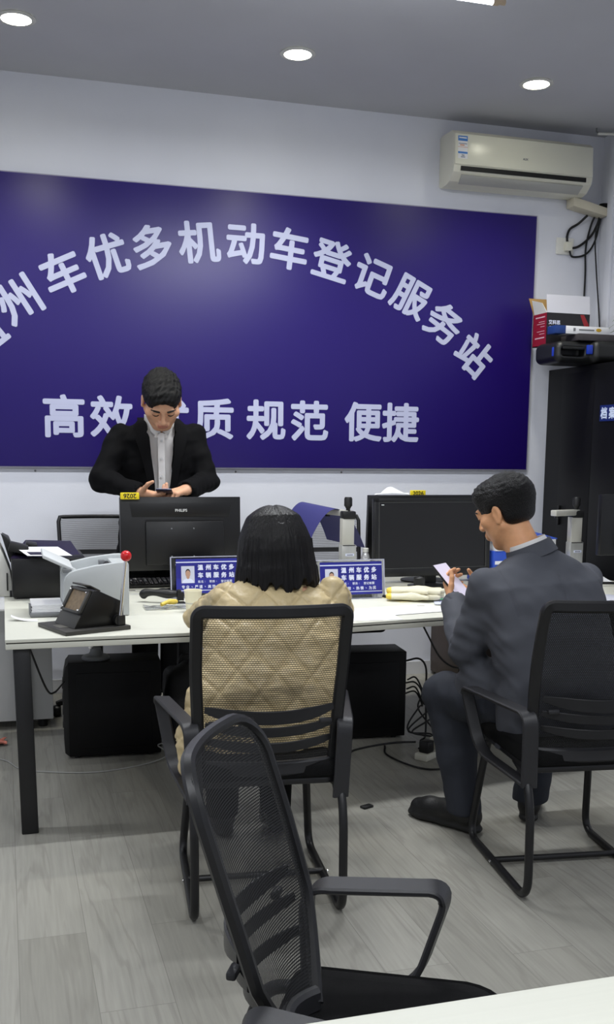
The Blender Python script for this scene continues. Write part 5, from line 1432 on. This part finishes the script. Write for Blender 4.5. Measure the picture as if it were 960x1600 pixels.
cu.sheet(lambda u, v: (1.235+.030*math.cos(2*PI*u)*(1+.4*v)-.015*v-org[0], 3.62+.05*v+.02*math.sin(2*PI*u)-org[1], .800+.032*math.sin(2*PI*u)*(1+.3*math.sin(6*PI*u)*v)+.012*v), 30, 5, .004)
cu.build('turned_cuff', COATC, wo)
S = SDF((.58, 2.9, .05), (1.12, 3.75, .66), .008)
for q in (-1, 1): S.chain([(.80+q*.09, 3.04, .535), (.82+q*.10, 3.46, .55), (.83+q*.10, 3.50, .085)], [.095, .072, .058], .02)
S.half((0, 0, .07), (0, 0, -1)); P, F = S.mesh(2); solid('trousers', P, F, TROUB, wo, org)
for q in (-1, 1): shoe(wo, (.83+q*.10, 3.44), (.845+q*.11, 3.69), org)

# ================================================================== the seated man in the grey suit
org = (1.79, 3.05, 0)
sm = person('person seated sideways in a slate grey suit, looking down at the phone in hand', org)
hc = np.array((1.692, 3.235, 1.188)); F_ = nv((-.50, .80, -.40)); R = basis(F_, math.radians(-4)); hs = 1.06
shL, shR = np.array((1.560, 3.105, .940)), np.array((1.975, 3.180, .940)); elL, elR = np.array((1.540, 3.195, .700)), np.array((2.050, 3.33, .70)); wrL, wrR = np.array((1.590, 3.42, .838)), np.array((1.74, 3.52, .835))
hpL, hpR = np.array((1.70, 3.0, .535)), np.array((1.885, 3.02, .535)); knL, knR = np.array((1.535, 3.365, .510)), np.array((1.995, 3.42, .515)); anL, anR = np.array((1.605, 3.295, .095)), np.array((1.900, 3.345, .095))
S = SDF((1.25, 2.80, -.01), (2.20, 3.72, 1.35), .0044)
w = head(S, hc, R, hs)
S.cap((1.752, 3.165, 1.02), (1.712, 3.215, 1.13), .062, .058, .02)
rv = (.985, .17, 0)
S.loft([(1.80, 2.99, .45), (1.79, 3.0, .62), (1.775, 3.06, .84), (1.765, 3.13, .97), (1.76, 3.15, 1.03)], [.16, .15, .175, .16, .07], [.10, .10, .11, .09, .05], [.10, .09, .09, .08, .05], rv, 2.3, .02)
for a, b, c in ((shL, elL, wrL), (shR, elR, wrR)): S.chain([a, b, c], [.048, .040, .028], .015)
for a, b, c in ((hpL, knL, anL), (hpR, knR, anR)): S.chain([a, b, c], [.080, .055, .042], .02)
hand(S, wrL, (.06, .70, .62), (.55, -.25, .55), (.5, -.2, .6), 1.0, [(.45, .7, .45), (.5, .75, .45), (.55, .8, .45), (.6, .85, .45)], ((.75, .25, .45), (.9, .3, .25)))
hand(S, wrR, (-.80, .25, .35), (-.3, -.3, .6), (-.2, -.1, .8), 1.0, [(.4, .6, .4)]*4)
P, F = S.mesh(1)
lipc = w((0, .098, -.058))
def lipreg2(C_):
    q = (C_-lipc)@R/hs
    return ((np.abs(q[:, 0]) < .021) & (np.abs(q[:, 2]) < .0105) & (q[:, 1] > -.012) & (q[:, 1] < .02))*1
solid('body', P, F, [SKIN2, LIPS], sm, org, lipreg2)
brow_lash(sm, w, hs, org)
P, F = short_hair(hc, R, hs*1.02, 21, .005, -.056); solid('hair', P, F, HAIRM, sm, org)
# shirt collar standing round the neck
def ring(c, n_, r, wid, th, name, m, a0=0, a1=2*PI, sx=1.):
    n_ = V(n_).normalized(); x = n_.orthogonal().normalized(); x = (V((1, 0, 0))-n_*n_.x).normalized(); y = n_.cross(x); pts = []; sd = []
    for k in range(33):
        a = a0+(a1-a0)*k/32; d = x*math.cos(a)*sx+y*math.sin(a); pts.append(V(c)+d*r); sd.append((n_-d*.25).normalized())
    return strip(name, pts, sd, wid, th, m, sm, org)
nax = (-.33, .20, .92)
ring((1.745, 3.163, 1.070), nax, .066, .040, .004, 'shirt_collar', SHIRT, sx=1.05)
ring((1.750, 3.158, 1.052), nax, .077, .052, .009, 'jacket_collar', SUITG, sx=1.08)
# jacket
S = SDF((1.36, 2.76, .40), (2.22, 3.62, 1.10), .006)
S.loft([(1.805, 2.985, .42), (1.80, 2.985, .54), (1.79, 3.0, .66), (1.775, 3.05, .82), (1.766, 3.105, .93), (1.762, 3.14, .995), (1.758, 3.155, 1.045)], [.245, .235, .222, .234, .238, .185, .088], [.16, .155, .15, .16, .14, .095, .06], [.145, .135, .122, .120, .115, .092, .068], rv, 2.5, .0)
for a, b, c in ((shL, elL, wrL), (shR, elR, wrR)):
    S.chain([a, b], [.066, .061], .04); d = nv(c-b); S.cap(b, c-d*.01, .060, .049, .012)
S.chain([(1.66, 3.10, .60), (1.60, 3.19, .585), (1.58, 3.22, .565)], [.085, .075, .06], .05)      # front skirt falling over the thigh
S.cap((1.75, 3.16, 1.02), (1.71, 3.215, 1.14), .068, .075, .008, None, True)
for b, c in ((elL, wrL), (elR, wrR)): d = nv(c-b); S.cap(c-d*.03, c+d*.06, .036, .042, 0, None, True)
# folds at the elbow and under the arm
for i, (o, r_) in enumerate(((-.035, .011), (.0, .013), (.035, .010))):
    c0 = elL*(.75)+shL*.25+np.array((0, .0, o)); S.cap(c0+np.array((-.075, .02, .012)), c0+np.array((.02, .062, -.02)), r_*.45, r_*.25, .014, None, True)
S.cap((1.612, 3.025, .90), (1.612, 3.06, .70), .012, .007, .02, None, True)
P, F = S.mesh(2); N = normals(P, F)
seam = np.exp(-((P[:, 0]-1.785+.17*(P[:, 1]-3))/.0035)**2)*(P[:, 1] < 3.02)
dist = (P-shL)@nv(np.array((-.97, -.12, -.12))); seam2 = np.exp(-((dist+.018)/.004)**2)*(P[:, 2] > .86)*(P[:, 0] < 1.62)
dist3 = (P-shR)@nv(np.array((.97, .12, -.12))); seam3 = np.exp(-((dist3+.018)/.004)**2)*(P[:, 2] > .86)*(P[:, 0] > 1.9)
wr_ = .0045*vnoise(P, (24, 24, 34), 17)+.0022*vnoise(P, (60, 40, 95), 18)
sl = np.clip((1.60-P[:, 0])/.06, 0, 1)*(P[:, 2] > .6); fold = .0013*np.sin((P@nv((.25, -.3, 1)))*150+3*vnoise(P, 14, 9))*sl*np.clip((.90-P[:, 2])/.12, 0, 1)
P = P+N*(wr_+fold-.003*seam-.004*seam2-.004*seam3)[:, None]
solid('jacket', P, F, SUITG, sm, org)
m_ = MB().box((0, 0, 0), (.010, .115, .048), .003, M=frame((1.628, 3.055, .602), V((-.80, -.2, .5)), V((-.42, .88, -.22)), V((-.42, -.42, -.8)))); m_.v = [(a-org[0], b-org[1], c-org[2]) for a, b, c in m_.v]
m_.build('pocket_flap', SUITG, sm)
S = SDF((1.36, 2.84, .05), (2.16, 3.62, .68), .007)
for a, b, c in ((hpL, knL, anL), (hpR, knR, anR)): S.chain([a, b], [.102, .080], .02); S.chain([b, b*.45+c*.55, c+np.array((0, 0, -.01))], [.078, .072, .064], .02)
S.half((0, 0, .075), (0, 0, -1)); P, F = S.mesh(2); N = normals(P, F)
P = P+N*(.005*vnoise(P, (30, 30, 16), 12)+.003*vnoise(P, (70, 70, 60), 13))[:, None]
solid('trousers', P, F, SUITG2, sm, org)
shoe(sm, (1.640, 3.235), (1.478, 3.525), org); shoe(sm, (1.862, 3.288), (2.01, 3.54), org)
t = thing('phone', 'phone with a bright white screen in the hand of the man in grey', 'phone', (1.597, 3.468, .915))
ya = V((-.060, .095, .105)).normalized(); nn = V((.30, -.62, .72)); nn = (nn-ya*nn.dot(ya)).normalized(); xa = ya.cross(nn)
T_ = frame((0, 0, 0), xa, ya, nn)
MB().box((0, 0, 0), (.082, .165, .009), .004, M=T_).build('case', BLACK, t)
MB().box((0, 0, .0048), (.077, .158, .0006), M=T_).build('screen', mat('phone_screen_white', rgb(206, 198, 216), .2, emit=(.86, .8, .92), estr=.12), t)
